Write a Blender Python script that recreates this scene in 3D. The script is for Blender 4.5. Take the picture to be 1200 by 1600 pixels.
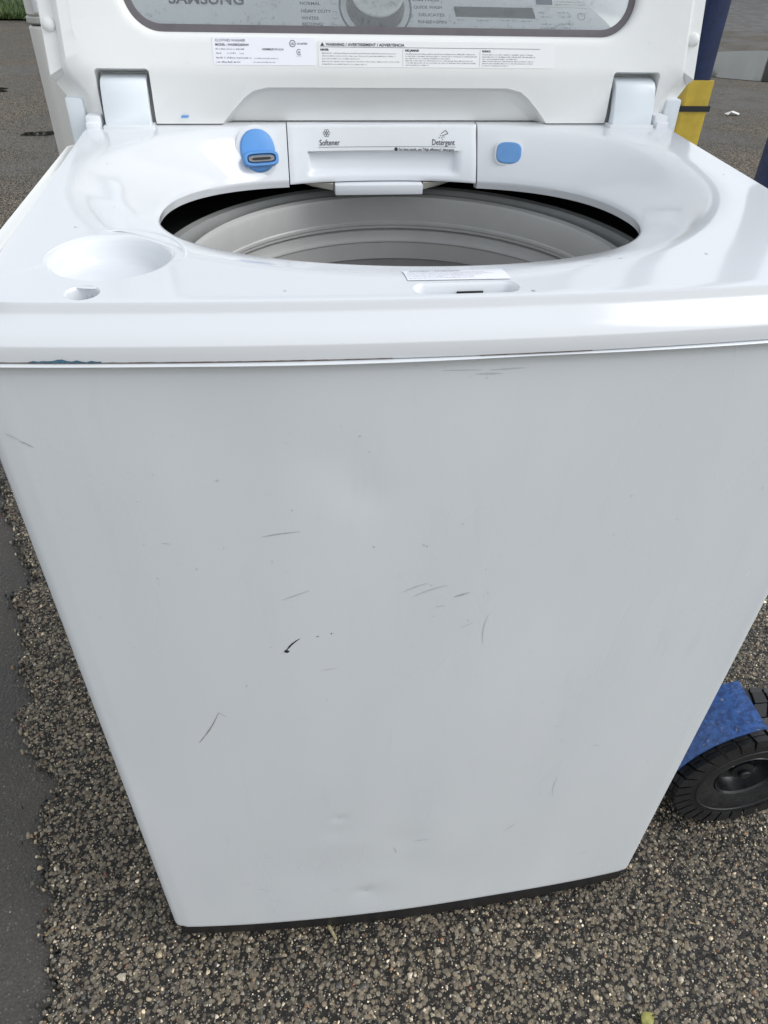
import bpy, bmesh, math, random
import numpy as np
from mathutils import Vector, Matrix

random.seed(7)
rng = np.random.default_rng(11)
PI = math.pi
R_ = math.radians
for o in list(bpy.data.objects):
    bpy.data.objects.remove(o)
scene = bpy.context.scene
C = scene.collection

# ------------------------------------------------------------------ camera
CAM = Vector((-0.1298, -0.4624, 1.1790))
pitch, yaw, roll = R_(39.507), R_(8.751), R_(-1.921)
fw = Vector((math.sin(yaw) * math.cos(pitch), math.cos(yaw) * math.cos(pitch), -math.sin(pitch)))
rt = Vector((math.cos(yaw), -math.sin(yaw), 0))
dn = fw.cross(rt)
rt2 = rt * math.cos(roll) + dn * math.sin(roll)
dn2 = -rt * math.sin(roll) + dn * math.cos(roll)
cam = bpy.data.cameras.new('camera')
cam.sensor_fit = 'HORIZONTAL'
cam.sensor_width = 36
cam.lens = 36 * 1137.7 / 1200
cam.clip_start = 0.01
cam.clip_end = 1000
camo = bpy.data.objects.new('camera', cam)
C.objects.link(camo)
m = Matrix.Identity(4)
for i in range(3):
    m[i][0], m[i][1], m[i][2], m[i][3] = rt2[i], -dn2[i], -fw[i], CAM[i]
camo.matrix_world = m
scene.camera = camo

# ------------------------------------------------------------------ sky and light (overcast)
SUN_EL, SUN_AZ = R_(44), R_(108)      # azimuth from +Y towards +X
w = bpy.data.worlds.new('World')
scene.world = w
w.use_nodes = True
nt = w.node_tree
bg = nt.nodes['Background']
sky = nt.nodes.new('ShaderNodeTexSky')
sky.sky_type = 'NISHITA'
sky.sun_disc = False
sky.sun_elevation = SUN_EL
sky.sun_rotation = SUN_AZ
sky.air_density = 1.5
sky.dust_density = 0.5
sky.ozone_density = 1.0
hs = nt.nodes.new('ShaderNodeHueSaturation')
hs.inputs['Saturation'].default_value = 0.23
nt.links.new(sky.outputs[0], hs.inputs['Color'])
nt.links.new(hs.outputs[0], bg.inputs[0])
bg.inputs[1].default_value = 0.12
sun = bpy.data.lights.new('sun', 'SUN')
sun.energy = 0.8
sun.angle = R_(35)
sun.color = (1.0, 0.985, 0.96)
suno = bpy.data.objects.new('sun', sun)
C.objects.link(suno)
sd = Vector((math.sin(SUN_AZ) * math.cos(SUN_EL), math.cos(SUN_AZ) * math.cos(SUN_EL), math.sin(SUN_EL)))
suno.rotation_euler = (-sd).to_track_quat('-Z', 'Y').to_euler()
vs = scene.view_settings
vs.view_transform = 'Standard'
vs.look = 'None'
vs.gamma = 1
vs.use_curve_mapping = False
vs.exposure = 0.86
scene.cycles.max_bounces = 6
scene.cycles.diffuse_bounces = 3
scene.cycles.glossy_bounces = 3
scene.cycles.transmission_bounces = 5
scene.cycles.caustics_reflective = False
scene.cycles.caustics_refractive = False

# ------------------------------------------------------------------ materials
def newmat(name):
    mt = bpy.data.materials.new(name)
    mt.use_nodes = True
    n = mt.node_tree
    return mt, n, n.nodes['Principled BSDF']

def N(n, kind, **kw):
    nd = n.nodes.new(kind)
    for k, v in kw.items():
        if k in nd.inputs:
            nd.inputs[k].default_value = v
        else:
            setattr(nd, k, v)
    return nd

def ramp(n, fac, stops):
    r = n.nodes.new('ShaderNodeValToRGB')
    while len(r.color_ramp.elements) < len(stops):
        r.color_ramp.elements.new(0.5)
    for e, (p, c) in zip(r.color_ramp.elements, stops):
        e.position = p
        e.color = c if len(c) == 4 else (*c, 1)
    n.links.new(fac, r.inputs[0])
    return r

def objco(n):
    t = n.nodes.new('ShaderNodeTexCoord')
    return t.outputs['Object']

def geoco(n):
    t = n.nodes.new('ShaderNodeNewGeometry')
    return t.outputs['Position']

def simple(name, col, rough=0.4, metal=0.0, coat=0.0, var=0.0, vscale=20, bump=0.0, bscale=200, spec=0.5, rvar=0.0):
    mt, n, b = newmat(name)
    b.inputs['Base Color'].default_value = (*col, 1)
    b.inputs['Roughness'].default_value = rough
    b.inputs['Metallic'].default_value = metal
    b.inputs['Coat Weight'].default_value = coat
    b.inputs['Coat Roughness'].default_value = 0.05
    b.inputs['Specular IOR Level'].default_value = spec
    if var or rvar:
        nz = N(n, 'ShaderNodeTexNoise', Scale=vscale, Detail=6.0, Roughness=0.65)
        n.links.new(geoco(n), nz.inputs['Vector'])
        if var:
            rp = ramp(n, nz.outputs[0], [(0.3, tuple(c * (1 - var) for c in col)), (0.7, tuple(min(1, c * (1 + var)) for c in col))])
            n.links.new(rp.outputs[0], b.inputs['Base Color'])
        if rvar:
            mr = N(n, 'ShaderNodeMapRange')
            mr.inputs[1].default_value = 0.3
            mr.inputs[2].default_value = 0.7
            mr.inputs[3].default_value = max(0.02, rough - rvar)
            mr.inputs[4].default_value = rough + rvar
            n.links.new(nz.outputs[0], mr.inputs[0])
            n.links.new(mr.outputs[0], b.inputs['Roughness'])
    if bump:
        nz2 = N(n, 'ShaderNodeTexNoise', Scale=bscale, Detail=3.0)
        n.links.new(geoco(n), nz2.inputs['Vector'])
        bp = N(n, 'ShaderNodeBump', Strength=bump, Distance=0.001)
        n.links.new(nz2.outputs[0], bp.inputs['Height'])
        n.links.new(bp.outputs[0], b.inputs['Normal'])
    return mt

M = {}
def enamel_mat():
    mt, n, b = newmat('white_enamel_steel')
    co = geoco(n)
    mp = n.nodes.new('ShaderNodeMapping')
    mp.inputs['Scale'].default_value = (9, 9, 2.2)
    n.links.new(co, mp.inputs['Vector'])
    n1 = N(n, 'ShaderNodeTexNoise', Scale=0.9, Detail=2.5, Roughness=0.5)
    n.links.new(mp.outputs[0], n1.inputs['Vector'])
    r1 = N(n, 'ShaderNodeMix', data_type='RGBA')
    r1.inputs[6].default_value = (0.62, 0.66, 0.685, 1)
    r1.inputs[7].default_value = (0.745, 0.765, 0.79, 1)
    n.links.new(n1.outputs[0], r1.inputs['Factor'])
    mp2 = n.nodes.new('ShaderNodeMapping')
    mp2.inputs['Scale'].default_value = (60, 60, 9)
    n.links.new(co, mp2.inputs['Vector'])
    n2 = N(n, 'ShaderNodeTexNoise', Scale=1.0, Detail=8.0, Roughness=0.7)
    n.links.new(mp2.outputs[0], n2.inputs['Vector'])
    n3 = N(n, 'ShaderNodeTexNoise', Scale=4.5, Detail=3.0)
    n.links.new(co, n3.inputs['Vector'])
    a1 = ramp(n, n2.outputs[0], [(0.52, (0, 0, 0)), (0.85, (1, 1, 1))])
    a2 = ramp(n, n3.outputs[0], [(0.35, (0, 0, 0)), (0.85, (0.6, 0.6, 0.6))])
    a2.color_ramp.interpolation = 'EASE'
    a1.color_ramp.interpolation = 'EASE'
    mu = N(n, 'ShaderNodeMath', operation='MULTIPLY')
    n.links.new(a1.outputs[0], mu.inputs[0])
    n.links.new(a2.outputs[0], mu.inputs[1])
    mx = N(n, 'ShaderNodeMix', data_type='RGBA')
    n.links.new(mu.outputs[0], mx.inputs['Factor'])
    n.links.new(r1.outputs[2], mx.inputs[6])
    mx.inputs[7].default_value = (0.52, 0.53, 0.53, 1)
    n.links.new(mx.outputs[2], b.inputs['Base Color'])
    mr = N(n, 'ShaderNodeMapRange')
    mr.inputs[1].default_value = 0.0
    mr.inputs[2].default_value = 1.0
    mr.inputs[3].default_value = 0.20
    mr.inputs[4].default_value = 0.38
    n.links.new(n1.outputs[0], mr.inputs[0])
    n.links.new(mr.outputs[0], b.inputs['Roughness'])
    nb = N(n, 'ShaderNodeTexNoise', Scale=900.0, Detail=2.0)
    n.links.new(co, nb.inputs['Vector'])
    bp = N(n, 'ShaderNodeBump', Strength=0.07, Distance=0.001)
    n.links.new(nb.outputs[0], bp.inputs['Height'])
    n.links.new(bp.outputs[0], b.inputs['Normal'])
    return mt
M['enamel'] = enamel_mat()
M['deck'] = simple('glossy_white_plastic', (0.69, 0.71, 0.735), 0.11, coat=0.0, var=0.01, vscale=6, rvar=0.03)
M['lid'] = simple('white_lid_plastic', (0.81, 0.82, 0.81), 0.38, var=0.02, vscale=14, bump=0.05, bscale=1200)
M['hinge'] = simple('cool_white_plastic', (0.72, 0.77, 0.81), 0.3, var=0.02)
M['drawer'] = simple('drawer_white_plastic', (0.76, 0.78, 0.81), 0.25, var=0.02)
M['beige'] = simple('beige_plastic', (0.50, 0.48, 0.42), 0.5)
M['black_plastic'] = simple('black_plastic', (0.012, 0.012, 0.014), 0.5)
M['gasket'] = simple('dark_grey_gasket', (0.115, 0.105, 0.112), 0.4, var=0.1, vscale=60)
M['tub'] = simple('grey_tub_plastic', (0.30, 0.305, 0.30), 0.32, var=0.08, vscale=30)
M['ring'] = simple('balance_ring_grey', (0.50, 0.495, 0.48), 0.3, var=0.05, vscale=20)
M['drum'] = simple('drum_steel', (0.40, 0.395, 0.38), 0.36, metal=0.15, var=0.06, vscale=25)
M['dark'] = simple('dark_void', (0.01, 0.01, 0.01), 0.6)
M['blue_pl'] = simple('blue_plastic', (0.10, 0.30, 0.66), 0.35, var=0.05, vscale=60)
M['blue_pl2'] = simple('mid_blue_plastic', (0.115, 0.285, 0.58), 0.35, var=0.05, vscale=60)
M['slot'] = simple('grey_slot', (0.22, 0.22, 0.22), 0.4)
M['ink'] = simple('black_ink', (0.02, 0.02, 0.035), 0.5)
M['ink_soft'] = simple('grey_ink', (0.20, 0.22, 0.26), 0.5)
M['ink_mid'] = simple('slate_ink', (0.10, 0.13, 0.17), 0.4)
M['paper'] = simple('white_label_film', (0.86, 0.87, 0.93), 0.3)
M['paper2'] = simple('white_warning_film', (0.84, 0.85, 0.85), 0.3)
M['panel'] = simple('silver_blue_panel', (0.84, 0.87, 0.89), 0.25, coat=0.3, var=0.03, vscale=15)
M['display'] = simple('smoked_display', (0.035, 0.042, 0.05), 0.15, coat=0.5)
M['chrome'] = simple('silver_knob_face', (0.93, 0.935, 0.94), 0.4, var=0.07, vscale=150)
M['knob_side'] = simple('dark_knob_side', (0.06, 0.065, 0.07), 0.25, metal=0.6)
M['scratch'] = simple('scratch_grey', (0.42, 0.45, 0.48), 0.6)
M['scratch_dark'] = simple('scratch_black', (0.02, 0.022, 0.025), 0.6)
M['scratch_brown'] = simple('scratch_brown', (0.30, 0.27, 0.23), 0.6)
M['scuff'] = simple('scuff_faint', (0.53, 0.55, 0.57), 0.55)
M['rust'] = simple('rust_line', (0.13, 0.085, 0.06), 0.8, var=0.6, vscale=140)
M['bluestain'] = simple('blue_stain', (0.05, 0.13, 0.19), 0.7, var=0.5, vscale=160)
M['rubber'] = simple('wet_black_rubber', (0.011, 0.0115, 0.013), 0.5, var=0.4, vscale=60, bump=0.5, bscale=350, rvar=0.15)
M['rim'] = simple('black_wheel_rim', (0.008, 0.009, 0.011), 0.3, var=0.3, vscale=40, rvar=0.1)
M['rusty'] = simple('rusty_steel', (0.14, 0.08, 0.05), 0.55, metal=0.5, var=0.5, vscale=90)
M['yellow'] = simple('worn_yellow_plastic', (0.50, 0.36, 0.045), 0.5, var=0.18, vscale=35)
M['strap'] = simple('black_webbing', (0.012, 0.013, 0.016), 0.7, bump=0.4, bscale=1500)
M['backwhite'] = simple('appliance_white', (0.62, 0.61, 0.59), 0.4, var=0.04, vscale=8)
M['galv'] = simple('galvanised_steel', (0.42, 0.42, 0.40), 0.5, metal=0.3, var=0.1, vscale=30)
M['straw'] = simple('dry_straw', (0.36, 0.31, 0.18), 0.7, var=0.3, vscale=200)
M['leafy'] = simple('yellowed_leaf', (0.30, 0.29, 0.08), 0.6, var=0.3, vscale=120)
M['litter'] = simple('white_paper_scrap', (0.7, 0.7, 0.68), 0.7)
M['bark'] = simple('bark', (0.09, 0.065, 0.045), 0.9, var=0.3, vscale=8)
M['wallb'] = simple('building_cladding', (0.12, 0.11, 0.11), 0.8, var=0.2, vscale=2)
M['wallg'] = simple('pale_backdrop', (0.55, 0.58, 0.58), 0.7, var=0.1, vscale=0.8)
M['roofb'] = simple('building_roof', (0.08, 0.08, 0.085), 0.8, var=0.2, vscale=2)
M['paneb'] = simple('building_glass', (0.03, 0.035, 0.04), 0.1)

def navy_paint(name, base, dark, rust=True):
    mt, n, b = newmat(name)
    co = geoco(n)
    nz = N(n, 'ShaderNodeTexNoise', Scale=110.0, Detail=9.0, Roughness=0.75)
    n.links.new(co, nz.inputs['Vector'])
    r1 = ramp(n, nz.outputs[0], [(0.40, dark), (0.60, base)])
    nz2 = N(n, 'ShaderNodeTexNoise', Scale=120.0, Detail=8.0, Roughness=0.75)
    n.links.new(co, nz2.inputs['Vector'])
    r2 = ramp(n, nz2.outputs[0], [(0.60, (0, 0, 0)), (0.68, (1, 1, 1))] if rust else [(0.78, (0, 0, 0)), (0.9, (1, 1, 1))])
    mx = N(n, 'ShaderNodeMix', data_type='RGBA')
    n.links.new(r2.outputs[0], mx.inputs['Factor'])
    n.links.new(r1.outputs[0], mx.inputs[6])
    mx.inputs[7].default_value = (0.30, 0.27, 0.24, 1)
    n.links.new(mx.outputs[2], b.inputs['Base Color'])
    b.inputs['Roughness'].default_value = 0.3
    bp = N(n, 'ShaderNodeBump', Strength=0.4, Distance=0.001)
    n.links.new(nz2.outputs[0], bp.inputs['Height'])
    n.links.new(bp.outputs[0], b.inputs['Normal'])
    return mt
M['fender'] = navy_paint('worn_blue_paint', (0.035, 0.105, 0.32), (0.012, 0.040, 0.13))
M['navy'] = navy_paint('navy_blue_paint', (0.006, 0.019, 0.075), (0.004, 0.012, 0.048), rust=False)
M['navy'].node_tree.nodes['Principled BSDF'].inputs['Roughness'].default_value = 0.45
M['navy'].node_tree.nodes['Principled BSDF'].inputs['Specular IOR Level'].default_value = 0.3

def vcol_mat(name, rough, bump=0.3, rlo=None):
    mt, n, b = newmat(name)
    a = N(n, 'ShaderNodeAttribute', attribute_name='Col')
    nz = N(n, 'ShaderNodeTexNoise', Scale=500.0, Detail=4.0)
    n.links.new(geoco(n), nz.inputs['Vector'])
    mr = N(n, 'ShaderNodeMapRange')
    mr.inputs[1].default_value = 0.3
    mr.inputs[2].default_value = 0.7
    mr.inputs[3].default_value = 0.65
    mr.inputs[4].default_value = 1.3
    n.links.new(nz.outputs[0], mr.inputs[0])
    mx = N(n, 'ShaderNodeVectorMath', operation='SCALE')
    n.links.new(a.outputs['Color'], mx.inputs[0])
    n.links.new(mr.outputs[0], mx.inputs['Scale'])
    n.links.new(mx.outputs[0], b.inputs['Base Color'])
    b.inputs['Roughness'].default_value = rough
    return mt
M['stones'] = vcol_mat('aggregate_stone', 0.32)
M['leaves'] = vcol_mat('tree_leaves', 0.6)
M['grass'] = vcol_mat('grass_blades', 0.6)

def asphalt(name, bitumen, tones, cell, wet_scale, rough_dry, rough_wet, speck, wetdark=0.55, spec=0.5):
    """Aggregate cells in bitumen, larger wet and worn patches."""
    mt, n, b = newmat(name)
    co = geoco(n)
    b.inputs['Specular IOR Level'].default_value = spec
    vo = N(n, 'ShaderNodeTexVoronoi', Scale=cell)
    n.links.new(co, vo.inputs['Vector'])
    sep = n.nodes.new('ShaderNodeSeparateColor')
    n.links.new(vo.outputs['Color'], sep.inputs[0])
    stone = ramp(n, sep.outputs[0], [(i / max(1, len(tones) - 1), t) for i, t in enumerate(tones)])
    r = ramp(n, vo.outputs['Distance'], [(speck[0], (1, 1, 1)), (speck[1], (0, 0, 0))])
    gate = ramp(n, sep.outputs[1], [(speck[2], (0, 0, 0)), (min(1, speck[2] + 0.05), (1, 1, 1))])
    mul = N(n, 'ShaderNodeMath', operation='MULTIPLY')
    n.links.new(r.outputs[0], mul.inputs[0])
    n.links.new(gate.outputs[0], mul.inputs[1])
    fine = N(n, 'ShaderNodeTexNoise', Scale=cell * 1.3, Detail=5.0, Roughness=0.7)
    n.links.new(co, fine.inputs['Vector'])
    bit = ramp(n, fine.outputs[0], [(0.3, tuple(c * 0.6 for c in bitumen)), (0.7, tuple(c * 1.5 for c in bitumen))])
    mx = N(n, 'ShaderNodeMix', data_type='RGBA')
    n.links.new(mul.outputs[0], mx.inputs['Factor'])
    n.links.new(bit.outputs[0], mx.inputs[6])
    n.links.new(stone.outputs[0], mx.inputs[7])
    big = N(n, 'ShaderNodeTexNoise', Scale=wet_scale, Detail=7.0, Roughness=0.62)
    n.links.new(co, big.inputs['Vector'])
    wet = ramp(n, big.outputs[0], [(0.40, (1, 1, 1)), (0.58, (0, 0, 0))])
    dk = ramp(n, big.outputs[0], [(0.38, (wetdark,) * 3), (0.62, (1.12, 1.1, 1.06))])
    mm = N(n, 'ShaderNodeMix', data_type='RGBA', blend_type='MULTIPLY')
    mm.inputs['Factor'].default_value = 1
    n.links.new(mx.outputs[2], mm.inputs[6])
    n.links.new(dk.outputs[0], mm.inputs[7])
    n.links.new(mm.outputs[2], b.inputs['Base Color'])
    mr = N(n, 'ShaderNodeMapRange')
    mr.inputs[3].default_value = rough_dry
    mr.inputs[4].default_value = rough_wet
    n.links.new(wet.outputs[0], mr.inputs[0])
    n.links.new(mr.outputs[0], b.inputs['Roughness'])
    bp = N(n, 'ShaderNodeBump', Strength=0.6, Distance=0.003)
    inv = N(n, 'ShaderNodeMath', operation='SUBTRACT')
    inv.inputs[0].default_value = 1
    n.links.new(vo.outputs['Distance'], inv.inputs[1])
    add = N(n, 'ShaderNodeMath', operation='ADD')
    n.links.new(inv.outputs[0], add.inputs[0])
    n.links.new(fine.outputs[0], add.inputs[1])
    n.links.new(add.outputs[0], bp.inputs['Height'])
    n.links.new(bp.outputs[0], b.inputs['Normal'])
    return mt
M['coarse'] = asphalt('coarse_asphalt', (0.020, 0.0185, 0.017),
                      [(0.05, 0.044, 0.037), (0.18, 0.155, 0.115), (0.29, 0.24, 0.17), (0.13, 0.11, 0.088), (0.36, 0.31, 0.24)],
                      150, 1.1, 0.75, 0.42, (0.42, 0.62, 0.12), spec=0.3)
M['smooth'] = asphalt('worn_smooth_asphalt', (0.074, 0.067, 0.060),
                      [(0.075, 0.07, 0.063), (0.13, 0.12, 0.105), (0.22, 0.205, 0.18)],
                      210, 5.0, 0.6, 0.36, (0.22, 0.36, 0.50), wetdark=0.62, spec=0.4)
mt, n, b = newmat('soil_under_grass')
nz = N(n, 'ShaderNodeTexNoise', Scale=6.0, Detail=8.0, Roughness=0.7)
n.links.new(geoco(n), nz.inputs['Vector'])
rp = ramp(n, nz.outputs[0], [(0.3, (0.02, 0.035, 0.010)), (0.7, (0.05, 0.085, 0.022))])
n.links.new(rp.outputs[0], b.inputs['Base Color'])
b.inputs['Roughness'].default_value = 0.9
M['verge'] = mt

def water_mat():
    mt, n, b = newmat('puddle_water')
    b.inputs['Base Color'].default_value = (0.018, 0.018, 0.016, 1)
    b.inputs['Roughness'].default_value = 0.03
    b.inputs['IOR'].default_value = 1.33
    nz = N(n, 'ShaderNodeTexNoise', Scale=14.0, Detail=3.0)
    n.links.new(geoco(n), nz.inputs['Vector'])
    bp = N(n, 'ShaderNodeBump', Strength=0.06, Distance=0.004)
    n.links.new(nz.outputs[0], bp.inputs['Height'])
    n.links.new(bp.outputs[0], b.inputs['Normal'])
    return mt
M['water'] = water_mat()

def glass_mat():
    mt = bpy.data.materials.new('clear_lid_glass')
    mt.use_nodes = True
    n = mt.node_tree
    n.nodes.remove(n.nodes['Principled BSDF'])
    out = n.nodes['Material Output']
    tr = N(n, 'ShaderNodeBsdfTransparent')
    tr.inputs[0].default_value = (0.97, 0.985, 0.985, 1)
    gl = N(n, 'ShaderNodeBsdfGlossy', Roughness=0.03)
    fr = N(n, 'ShaderNodeFresnel', IOR=1.5)
    mx = n.nodes.new('ShaderNodeMixShader')
    n.links.new(fr.outputs[0], mx.inputs[0])
    n.links.new(tr.outputs[0], mx.inputs[1])
    n.links.new(gl.outputs[0], mx.inputs[2])
    haze_film = N(n, 'ShaderNodeBsdfDiffuse')  # milky film mixed in to lift the brightness behind the wet pane
    haze_film.inputs[0].default_value = (0.8, 0.84, 0.86, 1)
    nz = N(n, 'ShaderNodeTexNoise', Scale=40.0, Detail=6.0, Roughness=0.7)
    n.links.new(geoco(n), nz.inputs['Vector'])
    rp = ramp(n, nz.outputs[0], [(0.3, (0.085, 0.085, 0.085)), (0.7, (0.115, 0.115, 0.115))])
    m2 = n.nodes.new('ShaderNodeMixShader')
    n.links.new(rp.outputs[0], m2.inputs[0])
    n.links.new(mx.outputs[0], m2.inputs[1])
    n.links.new(haze_film.outputs[0], m2.inputs[2])
    n.links.new(m2.outputs[0], out.inputs[0])
    return mt
M['glass'] = glass_mat()
def drop_mat():
    mt = bpy.data.materials.new('water_drop')
    mt.use_nodes = True
    n = mt.node_tree
    n.nodes.remove(n.nodes['Principled BSDF'])
    out = n.nodes['Material Output']
    tr = N(n, 'ShaderNodeBsdfTransparent')
    tr.inputs[0].default_value = (0.93, 0.94, 0.95, 1)
    gl = N(n, 'ShaderNodeBsdfGlossy', Roughness=0.04)
    fr = N(n, 'ShaderNodeFresnel', IOR=1.33)
    mx = n.nodes.new('ShaderNodeMixShader')
    n.links.new(fr.outputs[0], mx.inputs[0])
    n.links.new(tr.outputs[0], mx.inputs[1])
    n.links.new(gl.outputs[0], mx.inputs[2])
    n.links.new(mx.outputs[0], out.inputs[0])
    return mt
M['drop'] = drop_mat()

# ------------------------------------------------------------------ helpers
def link(o, parent=None):
    C.objects.link(o)
    if parent:
        o.parent = parent
        if parent.name in WORLD:
            o.matrix_parent_inverse = Matrix.Translation(-Vector(parent.location))
    return o

WORLD = set()       # things whose parts are given in world coordinates

def finish(me, smooth):
    if smooth is not None:
        me.shade_smooth()
        me.set_sharp_from_angle(angle=R_(smooth))

def mk(name, verts, faces, mat, parent=None, smooth=None):
    me = bpy.data.meshes.new(name)
    me.from_pydata([tuple(v) for v in verts], [], faces)
    me.validate()
    bm = bmesh.new()
    bm.from_mesh(me)
    bmesh.ops.recalc_face_normals(bm, faces=bm.faces)
    bm.to_mesh(me)
    bm.free()
    finish(me, smooth)
    me.materials.append(M[mat])
    return link(bpy.data.objects.new(name, me), parent)

def bm_obj(name, bm, mat, parent=None, smooth=None):
    me = bpy.data.meshes.new(name)
    bm.to_mesh(me)
    bm.free()
    finish(me, smooth)
    me.materials.append(M[mat])
    return link(bpy.data.objects.new(name, me), parent)

def empty(name, loc=(0, 0, 0)):
    o = bpy.data.objects.new(name, None)
    o.location = loc
    o.empty_display_size = 0.1
    return link(o)

def tag(o, label, cat, group=None):
    o['label'] = label
    o['category'] = cat
    if group:
        o['group'] = group
    return o

def struct(o):
    o['kind'] = 'structure'
    return o

def stuff(o):
    o['kind'] = 'stuff'
    return o

def box_bm(bm, lo, hi, bevel=0.0, seg=2):
    r = bmesh.ops.create_cube(bm, size=1)
    vs_ = r['verts']
    for v in vs_:
        v.co = Vector([lo[i] + (v.co[i] + 0.5) * (hi[i] - lo[i]) for i in range(3)])
    if bevel:
        es = list({e for v in vs_ for e in v.link_edges})
        bmesh.ops.bevel(bm, geom=es, offset=bevel, segments=seg, profile=0.5, affect='EDGES')

def box(name, lo, hi, mat, parent=None, bevel=0.002, smooth=40):
    bm = bmesh.new()
    box_bm(bm, lo, hi, bevel)
    return bm_obj(name, bm, mat, parent, smooth)

def loft(rings, close_v=False, cap0=False, cap1=False):
    n_ = len(rings[0])
    vs_ = [v for r in rings for v in r]
    fs = []
    k = len(rings)
    for i in range(k if close_v else k - 1):
        a, b_ = i * n_, ((i + 1) % k) * n_
        for j in range(n_):
            j2 = (j + 1) % n_
            fs.append((a + j, a + j2, b_ + j2, b_ + j))
    if cap0:
        fs.append(tuple(range(n_))[::-1])
    if cap1:
        fs.append(tuple((k - 1) * n_ + j for j in range(n_)))
    return vs_, fs

def rrect(hx0, hx1, y0, y1, r, r_top=None, seg=10):
    """closed rounded rectangle outline, counter-clockwise"""
    rt_ = r if r_top is None else r_top
    pts = []
    for cx, cy, a0, rr in ((hx1 - r, y0 + r, -90, r), (hx1 - rt_, y1 - rt_, 0, rt_), (hx0 + rt_, y1 - rt_, 90, rt_), (hx0 + r, y0 + r, 180, r)):
        for i in range(seg + 1):
            a = R_(a0 + 90 * i / seg)
            pts.append((cx + rr * math.cos(a), cy + rr * math.sin(a)))
    return pts

def polar(poly, c, angs):
    """points where rays from c meet a star-shaped outline"""
    P = np.array(poly)
    Q = np.roll(P, -1, axis=0)
    out = []
    for a in angs:
        d = np.array([math.cos(a), math.sin(a)])
        e = Q - P
        w_ = P - np.array(c)
        den = d[0] * e[:, 1] - d[1] * e[:, 0]
        den[np.abs(den) < 1e-12] = 1e-12
        t = (w_[:, 0] * e[:, 1] - w_[:, 1] * e[:, 0]) / den
        u = (w_[:, 0] * d[1] - w_[:, 1] * d[0]) / den
        ok = (t > 0) & (u >= -1e-6) & (u <= 1 + 1e-6)
        tt = t[ok].max()
        out.append((c[0] + d[0] * tt, c[1] + d[1] * tt))
    return out

def lathe(profile, n_=64, center=(0, 0, 0), basis=None, closed=False):
    """profile of (r, h); axis along basis[2]"""
    if basis is None:
        basis = (Vector((1, 0, 0)), Vector((0, 1, 0)), Vector((0, 0, 1)))
    c = Vector(center)
    rings = []
    for r, h in profile:
        rings.append([c + basis[0] * (r * math.cos(2 * PI * j / n_)) + basis[1] * (r * math.sin(2 * PI * j / n_)) + basis[2] * h for j in range(n_)])
    return loft(rings, close_v=closed)

def bool_cut(o, cutters):
    for c in cutters:
        md = o.modifiers.new('b', 'BOOLEAN')
        md.operation = 'DIFFERENCE'
        md.solver = 'EXACT'
        md.object = c
    dg = bpy.context.evaluated_depsgraph_get()
    me = bpy.data.meshes.new_from_object(o.evaluated_get(dg))
    o.modifiers.clear()
    old = o.data
    o.data = me
    me.name = old.name
    for c in cutters:
        bpy.data.objects.remove(c)
    return o

def tmp(verts, faces):
    o = mk('cutter', verts, faces, 'dark')
    return o

def text_mesh(body, size, sx=1.0, bold=0.0, align='LEFT'):
    cu = bpy.data.curves.new('t', 'FONT')
    cu.body = body
    cu.size = size
    cu.align_x = align
    cu.offset = bold
    cu.resolution_u = 3
    o = bpy.data.objects.new('t', cu)
    C.objects.link(o)
    dg = bpy.context.evaluated_depsgraph_get()
    me = bpy.data.meshes.new_from_object(o.evaluated_get(dg))
    bpy.data.objects.remove(o)
    for v in me.vertices:
        v.co.x *= sx
    return me

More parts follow.
